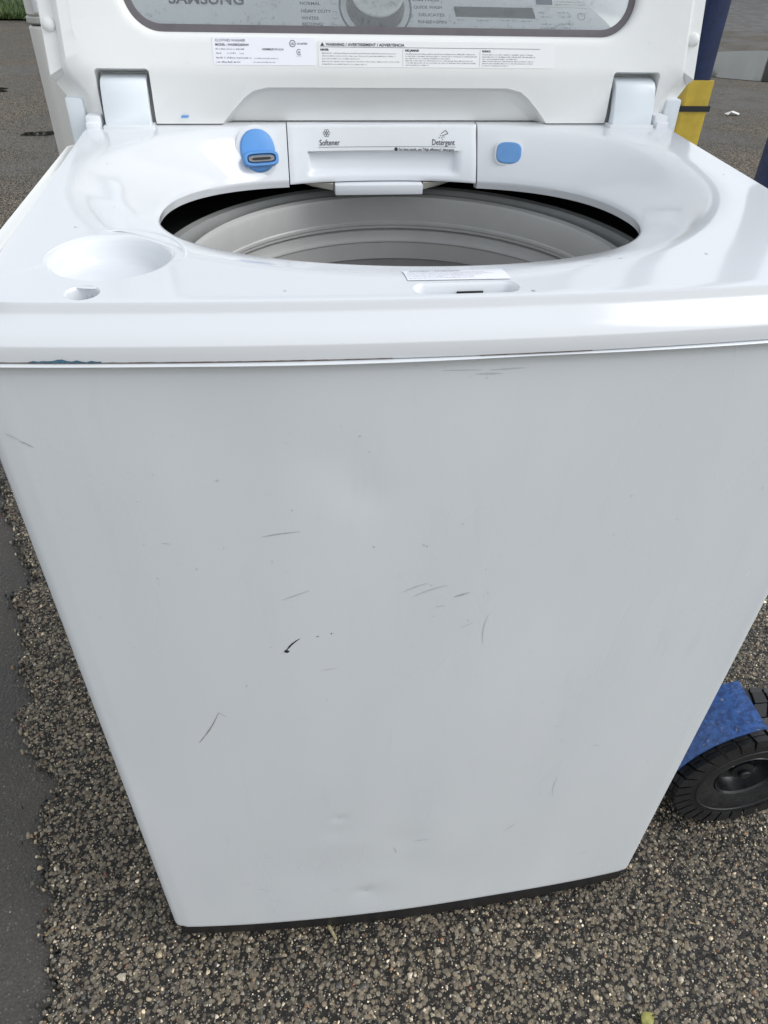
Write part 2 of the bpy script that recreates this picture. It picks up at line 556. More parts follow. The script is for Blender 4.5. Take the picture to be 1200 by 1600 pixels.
class Print:
    """collects flat lettering and rules on one surface into one mesh; pos(u, v) gives the 3D point"""
    def __init__(self, pos):
        self.pos = pos
        self.v = []
        self.f = []
    def text(self, body, u, v, size, width=None, bold=0.0, align='LEFT', rot=0.0):
        me = text_mesh(body, size, 1.0, bold, align)
        if not len(me.vertices):
            return
        xs = [q.co.x for q in me.vertices]
        sx = 1.0
        if width:
            sx = width / max(1e-6, max(xs) - min(xs))
        k = len(self.v)
        for q in me.vertices:
            x, y = q.co.x * sx, q.co.y
            if rot:
                x, y = x * math.cos(rot) - y * math.sin(rot), x * math.sin(rot) + y * math.cos(rot)
            self.v.append(self.pos(u + x, v + y))
        for p in me.polygons:
            self.f.append(tuple(k + i for i in p.vertices))
        bpy.data.meshes.remove(me)
    def quad(self, u0, v0, u1, v1):
        k = len(self.v)
        self.v += [self.pos(u0, v0), self.pos(u1, v0), self.pos(u1, v1), self.pos(u0, v1)]
        self.f.append((k, k + 1, k + 2, k + 3))
    def poly(self, pts):
        k = len(self.v)
        self.v += [self.pos(*q) for q in pts]
        self.f.append(tuple(range(k, k + len(pts))))
    def ring(self, cu, cv, r0, r1, a0=0, a1=2 * PI, n_=24):
        for i in range(n_):
            p, q = a0 + (a1 - a0) * i / n_, a0 + (a1 - a0) * (i + 1) / n_
            self.poly([(cu + r0 * math.cos(p), cv + r0 * math.sin(p)), (cu + r1 * math.cos(p), cv + r1 * math.sin(p)),
                       (cu + r1 * math.cos(q), cv + r1 * math.sin(q)), (cu + r0 * math.cos(q), cv + r0 * math.sin(q))])
    def micro(self, u0, u1, v, h, fill=0.93):
        """a line of print too small to read: word-length strokes"""
        u = u0
        while u < u1:
            for _ in range(random.randint(2, 8)):
                if u > u1:
                    break
                hh = h * random.choice((0.5, 0.5, 0.55, 0.8))
                st = h * 0.2
                k_ = random.random()
                if k_ < 0.75:
                    self.quad(u, v, u + st, v + hh)
                if k_ > 0.2:
                    self.quad(u + st, v, u + h * 0.36, v + st)
                if k_ > 0.45:
                    self.quad(u + st, v + hh - st, u + h * 0.36, v + hh)
                u += h * 0.5
            u += h * 0.45
    def build(self, name, mat, parent):
        me = bpy.data.meshes.new(name)
        me.from_pydata([tuple(q) for q in self.v], [], self.f)
        me.materials.append(M[mat])
        return link(bpy.data.objects.new(name, me), parent)

def drops(name, pts, nor, sizes, parent, flat=0.45, tall=1.0, upv=None):
    """low domes of water on a surface"""
    V, F = [], []
    for (p, s) in zip(pts, sizes):
        nrm = nor(p) if callable(nor) else nor
        t1 = nrm.orthogonal().normalized() if upv is None else upv.cross(nrm).normalized()
        t2 = nrm.cross(t1).normalized()
        k = len(V)
        ph = random.uniform(0, 6.28)
        el = random.uniform(0.9, 1.35) * tall
        rings = ((1.0, -0.02), (0.85, 0.5), (0.5, 0.86))
        wob = [random.uniform(0.85, 1.15) for _ in range(8)]
        for rr, hh in rings:
            for j in range(8):
                a = ph + j * PI / 4
                V.append(p + t1 * (math.cos(a) * rr * s * wob[j]) + t2 * (math.sin(a) * rr * s * el * wob[j]) + nrm * (hh * s * flat))
        V.append(p + nrm * (s * flat))
        for i in range(2):
            for j in range(8):
                F.append((k + i * 8 + j, k + i * 8 + (j + 1) % 8, k + (i + 1) * 8 + (j + 1) % 8, k + (i + 1) * 8 + j))
        for j in range(8):
            F.append((k + 16 + j, k + 16 + (j + 1) % 8, k + 24))
    me = bpy.data.meshes.new(name)
    me.from_pydata([tuple(v) for v in V], [], F)
    me.shade_smooth()
    me.materials.append(M['drop'])
    return stuff(link(bpy.data.objects.new(name, me), parent))

def tube(name, pts, r, mat, parent, n_=10, square=False):
    """round bar along a polyline"""
    pts = [Vector(p) for p in pts]
    rings = []
    for i, p in enumerate(pts):
        d = (pts[min(i + 1, len(pts) - 1)] - pts[max(i - 1, 0)]).normalized()
        a = d.orthogonal().normalized() if abs(d.z) > 0.9 else d.cross(Vector((0, 0, 1))).normalized()
        if abs(d.z) > 0.9:
            a = (Vector((1, 0, 0)) - d * d.x).normalized()
        b_ = d.cross(a).normalized()
        rr = r[i] if isinstance(r, (list, tuple)) else r
        rings.append([p + a * (rr * math.cos(2 * PI * j / n_)) + b_ * (rr * math.sin(2 * PI * j / n_)) for j in range(n_)])
    v, f = loft(rings, cap0=True, cap1=True)
    return mk(name, v, f, mat, parent, 50)

# ------------------------------------------------------------------ the ground
LOW = -0.014
def sheet(name, x0, x1, y0, y1, z, mat):
    return struct(mk(name, [(x0, y0, z), (x1, y0, z), (x1, y1, z), (x0, y1, z)], [(0, 1, 2, 3)], mat))
sheet('ground', -300, 300, -300, 300, LOW, 'smooth')

EDGE = [(-3.0, -0.20), (-1.0, -0.36), (-0.32, -0.455), (-0.09, -0.502), (-0.032, -0.527), (-0.008, -0.522), (0.037, -0.537), (0.103, -0.548), (0.178, -0.574),
        (0.221, -0.569), (0.288, -0.587), (0.337, -0.628), (0.436, -0.662), (0.487, -0.662), (0.537, -0.688), (0.596, -0.706), (0.686, -0.72),
        (0.767, -0.755), (0.775, -0.734), (0.826, -0.739), (0.872, -0.766), (1.036, -0.832), (1.071, -0.853), (1.154, -0.893), (1.6, -1.15),
        (2.4, -1.9), (3.2, -4.0), (4.5, -14.0), (9.0, -40.0), (11.1, -60.0)]
ey = np.array([e[0] for e in EDGE]); ex = np.array([e[1] for e in EDGE])
wob_ph = rng.uniform(0, 6.28, 9)
wob_fr = np.array([23, 37, 61, 97, 151, 233, 347, 511, 797.0])
wob_am = np.array([.006, .006, .0055, .005, .0045, .0035, .003, .002, .0015])
def edge_x(y):
    return float(np.interp(y, ey, ex) + (wob_am * np.sin(wob_fr * y + wob_ph)).sum())
ys = list(np.arange(-3, -0.4, 0.05)) + list(np.arange(-0.4, 1.3, 0.0025)) + list(np.arange(1.3, 3, 0.05)) + list(np.arange(3, 11.0, 0.25)) + [11.05]
V, F = [], []
for y in ys:
    e = edge_x(y)
    V += [(e - 0.007, y, LOW - 0.001), (e - 0.001, y, -0.006), (e + 0.006, y, -0.001), (e + 0.02, y, 0.0), (80.0, y, 0.0)]
for i in range(len(ys) - 1):
    for j in range(4):
        a = i * 5 + j
        F.append((a, a + 1, a + 6, a + 5))
struct(mk('asphalt_overlay', V, F, 'coarse'))

# aggregate stones standing proud of the bitumen, near the washer
def stones(name, xy, size, z0, tones, probs, mat, parent=None, hmin=0.25, hmax=0.6):
    k = len(xy)
    nb = 6
    ang = np.linspace(0, 2 * PI, nb, endpoint=False)[None, :] + rng.uniform(-0.35, 0.35, (k, nb)) + rng.uniform(0, 6.28, (k, 1))
    rad = (size[:, None] * 0.5) * rng.uniform(0.62, 1.28, (k, nb))
    asp = rng.uniform(0.5, 1.0, (k, 1))
    rot = rng.uniform(0, PI, (k, 1))
    px, py = np.cos(ang) * rad, np.sin(ang) * rad * asp
    bx, by = px * np.cos(rot) - py * np.sin(rot), px * np.sin(rot) + py * np.cos(rot)
    h = size * rng.uniform(hmin, hmax, k)
    tilt = rng.uniform(-0.42, 0.42, (k, 2))
    shr = rng.uniform(0.5, 0.82, (k, 1))
    tx, ty = bx * shr, by * shr
    Vb = np.stack([xy[:, 0:1] + bx, xy[:, 1:2] + by, np.repeat((z0 - 0.0012)[:, None], nb, 1)], -1)
    Vt = np.stack([xy[:, 0:1] + tx, xy[:, 1:2] + ty, (z0 + h)[:, None] + tx * tilt[:, 0:1] + ty * tilt[:, 1:2] + rng.uniform(-.1, .1, (k, nb)) * size[:, None]], -1)
    VV = np.concatenate([Vb, Vt], 1).reshape(-1, 3)
    base = (np.arange(k) * 2 * nb)[:, None, None]
    j = np.arange(nb); j2 = (j + 1) % nb
    q = np.stack([j, j2, nb + j2, nb + j], -1)[None] + base
    top = (nb + j)[None, None, :] + base
    nq = k * nb
    loops = np.concatenate([np.concatenate([q.reshape(k, -1), top.reshape(k, -1)], 1).reshape(-1)])
    per = np.array([4] * nb + [nb])
    tot = np.tile(per, k)
    start = np.concatenate([[0], np.cumsum(tot)[:-1]])
    me = bpy.data.meshes.new(name)
    me.vertices.add(len(VV)); me.vertices.foreach_set('co', VV.astype(np.float32).ravel())
    me.loops.add(len(loops)); me.loops.foreach_set('vertex_index', loops.astype(np.int32))
    me.polygons.add(len(tot)); me.polygons.foreach_set('loop_start', start.astype(np.int32))
    me.update(calc_edges=True)
    tn = np.array(tones)
    c = tn[rng.choice(len(tn), k, p=np.array(probs) / sum(probs))] * (rng.uniform(0.5, 1.25, (k, 1)) + 0.75 * (rng.random((k, 1)) < 0.14))
    cc = np.repeat(np.concatenate([c, np.ones((k, 1))], 1), 2 * nb, axis=0)
    at = me.color_attributes.new('Col', 'FLOAT_COLOR', 'POINT')
    at.data.foreach_set('color', cc.astype(np.float32).ravel())
    me.materials.append(M[mat])
    return stuff(link(bpy.data.objects.new(name, me), parent))

def scatter(n_, x0, x1, y0, y1):
    return np.stack([rng.uniform(x0, x1, n_), rng.uniform(y0, y1, n_)], -1)

def jgrid(sp, x0, x1, y0, y1, jit=0.45):
    gx, gy = np.meshgrid(np.arange(x0, x1, sp), np.arange(y0, y1, sp))
    P = np.stack([gx.ravel(), gy.ravel()], -1)
    return P + rng.uniform(-jit, jit, P.shape) * sp

def keep_overlay(P, marg=0.002):
    ed = np.array([edge_x(y) for y in np.linspace(-0.5, 1.6, 2101)])
    e = np.interp(P[:, 1], np.linspace(-0.5, 1.6, 2101), ed)
    under = (np.abs(P[:, 0]) < 0.325) & (P[:, 1] > 0.02) & (P[:, 1] < 0.69)
    return P[(P[:, 0] > e + marg) & ~under]

TONES = [(0.44, 0.36, 0.24), (0.28, 0.245, 0.18), (0.17, 0.158, 0.13), (0.075, 0.072, 0.065), (0.62, 0.54, 0.41), (0.19, 0.085, 0.045), (0.31, 0.19, 0.10), (0.028, 0.027, 0.026)]
X0, X1, Y0, Y1 = -0.92, 1.0, -0.33, 1.15
big = keep_overlay(jgrid(0.034, X0, X1, Y0, Y1, 0.6)); big = big[rng.random(len(big)) < 0.6]
med = keep_overlay(jgrid(0.0098, X0, X1, Y0, Y1, 0.55)); med = med[rng.random(len(med)) < 0.95]
sml = keep_overlay(jgrid(0.0046, X0, X1, Y0, Y1, 0.6)); sml = sml[rng.random(len(sml)) < 0.92]
XY = np.concatenate([big, med, sml])
S = np.concatenate([rng.uniform(0.009, 0.015, len(big)), rng.uniform(0.0045, 0.0085, len(med)), rng.uniform(0.0020, 0.0046, len(sml))])
HZ = np.concatenate([rng.uniform(-0.003, 0.0, len(big)), rng.uniform(-0.0022, 0.0, len(med)), rng.uniform(-0.001, 0.0003, len(sml))])
stones('asphalt_gravel', XY, S, HZ, TONES, [17, 27, 27, 13, 9, 2, 4, 6], 'stones', hmin=0.16, hmax=0.34)
# crumbs fallen from the broken edge onto the lower, smoother asphalt
cy_ = rng.uniform(-0.33, 1.15, 900)
cx_ = np.array([edge_x(y) for y in cy_]) - np.abs(rng.normal(0, 0.010, 900)) + 0.006
stones('edge_crumbs', np.stack([cx_, cy_], -1), rng.uniform(0.003, 0.010, 900), np.full(900, LOW) + rng.uniform(0, 0.006, 900), TONES, [8, 14, 22, 26, 3, 2, 3, 30], 'stones', hmin=0.4, hmax=0.8)
fl = scatter(1100, -1.5, -0.40, -0.33, 1.25)
fe = np.array([edge_x(y) for y in fl[:, 1]])
fl = fl[fl[:, 0] < fe - 0.008]
stones('loose_grit', fl, rng.uniform(0.0015, 0.0045, len(fl)) * (1 + (rng.random(len(fl)) < 0.03) * 1.3), np.full(len(fl), LOW), [(0.26, 0.24, 0.21), (0.19, 0.165, 0.13), (0.40, 0.38, 0.34)], [3, 4, 1], 'stones', hmin=0.1, hmax=0.35)

# puddles: irregular still sheets of water
def puddle(name, cx, cy, rx, ry, seed, z=0.004, rotz=0.0, rough=0.25):
    rr = random.Random(seed)
    ph = [rr.uniform(0, 6.28) for _ in range(8)]
    pts = []
    for i in range(120):
        a = 2 * PI * i / 120
        k = 1 + rough * sum(math.sin((q + 1) * a * (1 + 0.0 * q) + ph[q]) / (q + 1.4) for q in range(8)) * 0.6
        x, y = rx * k * math.cos(a), ry * k * math.sin(a)
        pts.append((cx + x * math.cos(rotz) - y * math.sin(rotz), cy + x * math.sin(rotz) + y * math.cos(rotz), z))
    o = mk(name, pts + [(cx, cy, z)], [(i, (i + 1) % 120, 120) for i in range(120)], 'water')
    return struct(o)
puddle('water_puddle', 5.35, 8.0, 1.55, 1.05, 3, rotz=0.25, rough=0.16)
puddle('water_puddle', -2.42, 6.52, 0.26, 0.10, 5, rough=0.5)
puddle('water_puddle', -1.66, 5.02, 0.12, 0.05, 8, rough=0.5)

# grass verge beyond the lot
sheet('grass_verge', -60, 1.5, 11.05, 26, 0.02, 'verge')
k = 9000
gx = rng.uniform(-6.0, -0.8, k); gy = 11.05 + rng.power(0.6, k) * 4.5 * rng.random(k)
V = np.zeros((k, 3, 3)); a = rng.uniform(0, 6.28, k); h = rng.uniform(0.05, 0.13, k); wd = rng.uniform(0.006, 0.012, k)
lean = rng.normal(0, 0.05, (k, 2))
V[:, 0] = np.stack([gx - np.cos(a) * wd, gy - np.sin(a) * wd, np.full(k, 0.015)], -1)
V[:, 1] = np.stack([gx + np.cos(a) * wd, gy + np.sin(a) * wd, np.full(k, 0.015)], -1)
V[:, 2] = np.stack([gx + lean[:, 0], gy + lean[:, 1], 0.02 + h], -1)
def tri_cloud(name, V, cols, mat, parent=None):
    k_, nv = V.shape[0], V.shape[1]
    me = bpy.data.meshes.new(name)
    me.vertices.add(k_ * nv); me.vertices.foreach_set('co', V.astype(np.float32).ravel())
    me.loops.add(k_ * nv); me.loops.foreach_set('vertex_index', np.arange(k_ * nv, dtype=np.int32))
    me.polygons.add(k_); me.polygons.foreach_set('loop_start', (np.arange(k_) * nv).astype(np.int32))
    me.update(calc_edges=True)
    at = me.color_attributes.new('Col', 'FLOAT_COLOR', 'POINT')
    at.data.foreach_set('color', np.repeat(np.concatenate([cols, np.ones((k_, 1))], 1), nv, axis=0).astype(np.float32).ravel())
    me.materials.append(M[mat])
    return link(bpy.data.objects.new(name, me), parent)
gc = np.array([(0.05, 0.10, 0.022), (0.035, 0.075, 0.018), (0.09, 0.12, 0.035)])[rng.integers(0, 3, k)] * rng.uniform(0.7, 1.3, (k, 1))
stuff(tri_cloud('grass', V, gc, 'grass'))

# trees and a low building across the lot: seen mirrored in the puddle and in the wet lid
def tree(loc, H, Rr, seed, label):
    r = np.random.default_rng(seed)
    t = empty('tree', loc)
    tag(t, label, 'tree')
    tr = tube('trunk', [(0, 0, 0), (0.1, 0.05, H * 0.2), (0.0, 0.1, H * 0.42), (0.2, 0, H * 0.7)], [0.32, 0.25, 0.2, 0.07], 'bark', t)
    for i in range(7):
        a = r.uniform(0, 6.28); z = H * r.uniform(0.3, 0.55)
        tube('limb', [(0, 0.05, z), (math.cos(a) * Rr * 0.35, math.sin(a) * Rr * 0.35, z + H * 0.12), (math.cos(a) * Rr * 0.7, math.sin(a) * Rr * 0.7, z + H * 0.22)], [0.11, 0.07, 0.03], 'bark', tr, 7)
    nc = 46
    cc = r.normal(0, 1, (nc, 3)); cc /= np.linalg.norm(cc, axis=1)[:, None]
    cc = cc * (r.random((nc, 1)) ** 0.45) * np.array([Rr, Rr, H * 0.33]) + np.array([0, 0, H * 0.62])
    kk = 7000
    own = r.integers(0, nc, kk)
    d = r.normal(0, 1, (kk, 3)); d /= np.linalg.norm(d, axis=1)[:, None]
    P = cc[own] + d * (r.uniform(0.5, 1, (kk, 1))) * (Rr * r.uniform(0.2, 0.34, nc)[own])[:, None]
    u = r.normal(0, 1, (kk, 3)); u /= np.linalg.norm(u, axis=1)[:, None]
    v = np.cross(u, r.normal(0, 1, (kk, 3))); v /= np.linalg.norm(v, axis=1)[:, None]
    s = r.uniform(0.10, 0.22, (kk, 1))
    VV = np.stack([P - u * s, P + v * s * 0.5, P + u * s, P - v * s * 0.5], 1)
    col = np.array([(0.05, 0.085, 0.02), (0.075, 0.10, 0.028), (0.035, 0.06, 0.015)])[own % 3] * r.uniform(0.7, 1.3, (kk, 1))
    tri_cloud('crown', VV, col, 'leaves', t)
    return t
tree((17.2, 38.0, 0), 10.5, 3.6, 21, 'broad green tree mirrored in the left of the puddle')
tree((-9.0, 34.0, 0), 9.5, 3.8, 22, 'broad green tree beyond the grass verge')
tree((17.5, 15.0, 0), 11.0, 4.2, 24, 'broad green tree mirrored in the glossy right side of the washer deck')
bdrop = empty('backdrop', (48.0, 78, 0))  # unseen block, added so the puddle mirrors grey instead of bright sky
tag(bdrop, 'unseen pale grey warehouse mirrored in the middle of the puddle', 'backdrop')
box('wall', (-26, 0, 0), (26, 14, 15.5), 'wallg', bdrop, 0.05)
box('roof', (-26.5, -0.5, 15.5), (26.5, 14.5, 16.2), 'roofb', bdrop, 0.05)
for i in range(6):
    f = box('backdrop_panel', (-22 + i * 8.0, -0.15, 0.0), (-18 + i * 8.0, 0.0, 4.2), 'galv', bdrop, 0.02)
bld = empty('building', (41.8, 42, 0))
tag(bld, 'low dark building mirrored at the right of the puddle', 'building')
box('wall', (-9.2, 0, 0), (9.2, 10, 7.2), 'wallb', bld, 0.02)
box('roof', (-9.6, -0.4, 7.2), (9.6, 10.4, 7.7), 'roofb', bld, 0.05)
for i in range(5):
    f = box('window', (-8.0 + i * 3.4, -0.06, 1.0), (-6.0 + i * 3.4, 0.0, 3.0), 'galv', bld, 0.01)
    box('pane', (-7.9 + i * 3.4, -0.08, 1.1), (-6.1 + i * 3.4, -0.061, 2.9), 'paneb', f, 0.0)

# ------------------------------------------------------------------ the washer
W = empty('washing_machine', (0, 0.3, 0))
tag(W, 'white top-loading clothes washer with its lid open, scratched front panel', 'washing machine')
WORLD.add(W.name)
def bow(x):
    return -0.018 * (1 - (x / 0.343) ** 2)

# front panel with its rounded corners, soft waves and dents
def panel_y(x, z):
    d = bow(x) - 0.004
    d += 0.0016 * math.sin(7 * x + 3.1 * z + 0.6) * math.sin(5 * z - 2 * x + 1.0)
    d += 0.0007 * math.sin(17 * x - 9 * z) * math.sin(11 * z + 4 * x)
    for (cx, cz, r, a) in ((-0.1035, 0.333, 0.007, 0.0014), (-0.108, 0.30, 0.02, 0.0007), (-0.09, 0.27, 0.03, -0.0006), (0.02, 0.15, 0.06, 0.0012), (-0.12, 0.18, 0.05, 0.0010), (-0.07, 0.124, 0.012, 0.0013), (-0.02, 0.262, 0.03, 0.0009), (-0.10, 0.86, 0.03, 0.0010), (-0.06, 0.11, 0.035, 0.0018), (-0.03, 0.20, 0.05, 0.0012),
                           (-0.075, 0.83, 0.02, 0.0009), (0.16, 0.76, 0.08, -0.0010), (-0.20, 0.90, 0.05, 0.0010), (0.04, 0.935, 0.05, 0.0008)):
        g = ((x - cx) ** 2 + (z - cz) ** 2) / (r * r)
        if g < 9:
            d += a * math.exp(-g)
    return d
xs = [-0.343 + 0.013 + 0.66 * i / 110 for i in range(111)]
zs = [0.051] + [0.053 + (0.9420 - 0.053) * i / 150 for i in range(151)]
cr = 0.013
rows = []
def prow(z, inset=0.0):
    row = [(-0.343 + inset, 0.10, z), (-0.343 + inset, 0.03, z)]
    for i in range(9):
        a = R_(180 + 90 * i / 8)
        row.append((-0.343 + cr + (cr - inset) * math.cos(a), cr + bow(0.33) - 0.004 + (cr - inset) * math.sin(a), z))
    for x in xs[1:-1]:
        row.append((x, panel_y(x, z) + inset, z))
    for i in range(9):
        a = R_(270 + 90 * i / 8)
        row.append((0.343 - cr + (cr - inset) * math.cos(a), cr + bow(0.33) - 0.004 + (cr - inset) * math.sin(a), z))
    row += [(0.343 - inset, 0.03, z), (0.343 - inset, 0.10, z)]
    return row
rows.append(prow(0.0500, 0.008)); rows.append(prow(0.0500, 0.002)); rows.append(prow(0.0512, 0.0005))
for z in zs[1:]:
    rows.append(prow(z))
for z_, i_ in ((0.9432, -0.0012), (0.9442, -0.0040), (0.9450, -0.0056), (0.9458, -0.0060), (0.9465, -0.0052), (0.9469, -0.0030), (0.9469, 0.010)):
    rows.append(prow(z_, i_))
nn = len(rows[0])
V = [v for r in rows for v in r]
F = [(i * nn + j, i * nn + j + 1, (i + 1) * nn + j + 1, (i + 1) * nn + j) for i in range(len(rows) - 1) for j in range(nn - 1)]
FP = mk('front_panel', V, F, 'enamel', W, 60)

# cabinet behind the front panel, black skirt, feet
rg = []
for ins, z in ((0.004, 0.050), (0.0, 0.054), (0.0, 0.940), (0.002, 0.9435), (0.012, 0.9435), (0.012, 0.054)):
    rg.append([(x, y, z) for x, y in rrect(-0.3425 + ins, 0.3425 - ins, 0.09 + ins, 0.70 - ins, 0.008)])
v, f = loft(rg, cap0=True)
mk('cabinet', v, f, 'enamel', W, 40)
sk = []
for z, ins in ((0.006, 0.010), (0.012, 0.005), (0.0495, 0.004)):
    ring = []
    for x in np.linspace(-0.336, 0.336, 60):
        ring.append((x, bow(x) - 0.004 + ins, z))
    ring += [(0.340 - ins * 0.3, 0.012, z), (0.340 - ins * 0.3, 0.69, z), (-0.340 + ins * 0.3, 0.69, z), (-0.340 + ins * 0.3, 0.012, z)]
    sk.append(ring)
v, f = loft(sk, cap0=True, cap1=True)
mk('base_skirt', v, f, 'black_plastic', W, 40)

# scratches and scuffs on the painted front
def stroke(pts, wd, mat, taper=True, name='scratch'):
    k_ = len(pts)
    V_, F_ = [], []
    for i, (x, z) in enumerate(pts):
        a, b_ = pts[max(0, i - 1)], pts[min(k_ - 1, i + 1)]
        d = Vector((b_[0] - a[0], b_[1] - a[1]))
        d = d.normalized() if d.length > 0 else Vector((1, 0))
        t = i / (k_ - 1)
        ww = wd * (0.25 + 0.75 * math.sin(PI * min(1, max(0, t * 0.9 + 0.05)))) if taper else wd
        ww *= random.uniform(0.7, 1.2)
        for s_ in (-1, 1):
            q = (x - d.y * ww * s_, z + d.x * ww * s_)
            V_.append((q[0], panel_y(*q) - 0.0003, q[1]))
    for i in range(k_ - 1):
        F_.append((2 * i, 2 * i + 1, 2 * i + 3, 2 * i + 2))
    return mk(name, V_, F_, mat, FP)
def seg(a, b_, n_=14, bend=0.0):
    out = []
    d = Vector((b_[0] - a[0], b_[1] - a[1]))
    for i in range(n_):
        t = i / (n_ - 1)
        o = bend * math.sin(PI * t) + random.uniform(-1, 1) * d.length * 0.008
        out.append((a[0] + d.x * t - d.y * o, a[1] + d.y * t + d.x * o))
    return out
stroke(seg((-0.1599, 0.7915), (-0.1291, 0.7958), bend=0.02), 0.0006, 'scratch')
stroke(seg((-0.1482, 0.719), (-0.1241, 0.7293)), 0.0007, 'scuff')
stroke(seg((-0.1478, 0.653), (-0.1352, 0.6679), bend=0.06), 0.0009, 'scratch_dark')
stroke(seg((-0.1492, 0.6495), (-0.1470, 0.6525), 5), 0.0019, 'scratch_dark', False)
stroke(seg((-0.1203, 0.6693), (-0.1180, 0.6698), 4), 0.0006, 'scratch_dark')
stroke(seg((-0.1068, 0.6715), (-0.1062, 0.6735), 4), 0.0006, 'scratch_dark')
stroke(seg((-0.118, 0.6205), (-0.1015, 0.6218)), 0.0005, 'scuff')
stroke(seg((-0.0331, 0.7137), (-0.0033, 0.7243), bend=0.04), 0.0008, 'scuff')
stroke(seg((-0.0431, 0.7200), (-0.0203, 0.7293), bend=0.04), 0.0006, 'scuff')
stroke(seg((0.004, 0.7085), (0.018, 0.7122), 8), 0.0013, 'scuff')
stroke(seg((0.005, 0.7088), (0.0145, 0.7112), 8), 0.0005, 'scratch')
stroke(seg((-0.012, 0.6975), (-0.003, 0.6985), 8), 0.0006, 'scuff')
stroke(seg((0.0383, 0.6399), (0.0392, 0.6803), bend=0.06), 0.0004, 'scuff')
stroke(seg((-0.2461, 0.5091), (-0.2203, 0.5609), bend=-0.03), 0.0006, 'scratch_brown')
stroke(seg((-0.2203, 0.5609), (-0.213, 0.5519), 6), 0.0004, 'scuff')
stroke(seg((-0.3205, 0.8855), (-0.3125, 0.8800), bend=0.03), 0.0006, 'scratch')
stroke(seg((-0.3285, 0.8915), (-0.3205, 0.8860), bend=0.03), 0.0005, 'scuff')
stroke(seg((0.1657, 0.3244), (0.1641, 0.3696), bend=0.05), 0.0004, 'scuff')
stroke(seg((0.112, 0.250), (0.126, 0.268), 8), 0.0005, 'scuff')
stroke(seg((-0.0242, 0.9351), (0.004, 0.9340)), 0.0005, 'scuff')
stroke(seg((0.010, 0.9335), (0.0358, 0.9338)), 0.0006, 'scuff')
stroke(seg((0.000, 0.9310), (0.0188, 0.9303)), 0.0008, 'scuff')
stroke(seg((0.196, 0.4305), (0.206, 0.4275), 6), 0.0006, 'scuff')
stroke(seg((-0.008, 0.2552), (0.010, 0.2562), 8), 0.0009, 'scuff')
stroke(seg((-0.034, 0.2452), (-0.030, 0.2272), 8), 0.0007, 'scuff')
stroke(seg((-0.1040, 0.3325), (-0.1026, 0.3345), 4), 0.0008, 'scratch_dark')
stroke(seg((-0.0715, 0.123), (-0.0650, 0.125), 5), 0.0009, 'scratch')
stroke(seg((-0.19, 0.60), (-0.188, 0.604), 4), 0.0005, 'scratch')
for i in range(12):
    x, z = random.uniform(-0.3, 0.3), random.uniform(0.12, 0.92)
    a = random.uniform(-0.5, 0.5) + (1.3 if random.random() < 0.3 else 0)
    L = random.uniform(0.004, 0.018)
    stroke(seg((x, z), (x + math.cos(a) * L, z + math.sin(a) * L), 6), random.uniform(0.0002, 0.0004), 'scuff')
# rust and blue dirt caught in the joint under the top cover
def joint(x0, x1, h, mat, name):
    n_ = max(8, int((x1 - x0) / 0.003))
    V_, F_ = [], []
    for i in range(n_ + 1):
        x = x0 + (x1 - x0) * i / n_
        hh = h * random.uniform(0.3, 1.2) * (0.4 + 0.6 * math.sin(PI * i / n_))
        y = bow(x) - 0.0079
        V_ += [(x, y, 0.9476), (x, y, 0.9481 + hh)]
    for i in range(n_):
        F_.append((2 * i, 2 * i + 2, 2 * i + 3, 2 * i + 1))
    return mk(name, V_, F_, mat, W)
joint(-0.330, -0.06, 0.0003, 'rust', 'rust_line')
joint(0.0, 0.08, 0.0001, 'rust', 'rust_line')
joint(-0.296, -0.250, 0.0020, 'bluestain', 'blue_stain')

# ---- top cover: flange, raised rim, bowl and drum opening as one closed shell
DC = (-0.0108, 0.2525)
NA = 384
ANG = [2 * PI * i / NA for i in range(NA)]
def cover_outline(ins):
    hw = 0.357 - 1.34 * ins
    pts = rrect(-hw, hw, -0.0095 + ins, 0.458 - 0.10 * ins, max(0.012, 0.040 - ins * 0.6), 0.006, 14)
    # denser front edge so the bow is smooth
    out = []
    for i, p in enumerate(pts):
        q = pts[(i + 1) % len(pts)]
        L = math.hypot(q[0] - p[0], q[1] - p[1])
        k_ = max(1, int(L / 0.02))
        for j in range(k_):
            t = j / k_
            out.append((p[0] + (q[0] - p[0]) * t, p[1] + (q[1] - p[1]) * t))
    return [(x, y + (bow(x) + 0.002) * max(0.0, min(1.0, (0.12 - y) / 0.12))) for x, y in out]
def ss(a, b_, x):
    t = max(0.0, min(1.0, (x - a) / (b_ - a)))
    return t * t * (3 - 2 * t)
def hole_pt(a):
    c, s_ = math.cos(a), math.sin(a)
    e = 2.35 if s_ > 0 else 2.0
    k_ = (abs(c / 0.228) ** e + abs(s_ / 0.1842) ** e) ** (-1 / e)
    return DC[0] + c * k_, DC[1] + s_ * k_
def hole_z(a):
    return 0.956 - 0.018 * math.sin(a) - 0.0028 * math.cos(a)
def bowl_pt(a):
    c, s_ = math.cos(a), math.sin(a)
    e = 2.7 if s_ > 0 else 2.0
    b_ = 0.2 if s_ > 0 else 0.228
    k_ = (abs(c / 0.309) ** e + abs(s_ / b_) ** e) ** (-1 / e)
    return DC[0] + c * k_, DC[1] + s_ * k_
def rim_z(y):
    return 0.9812 + 0.0115 * max(0.0, y) / 0.45
rings = []
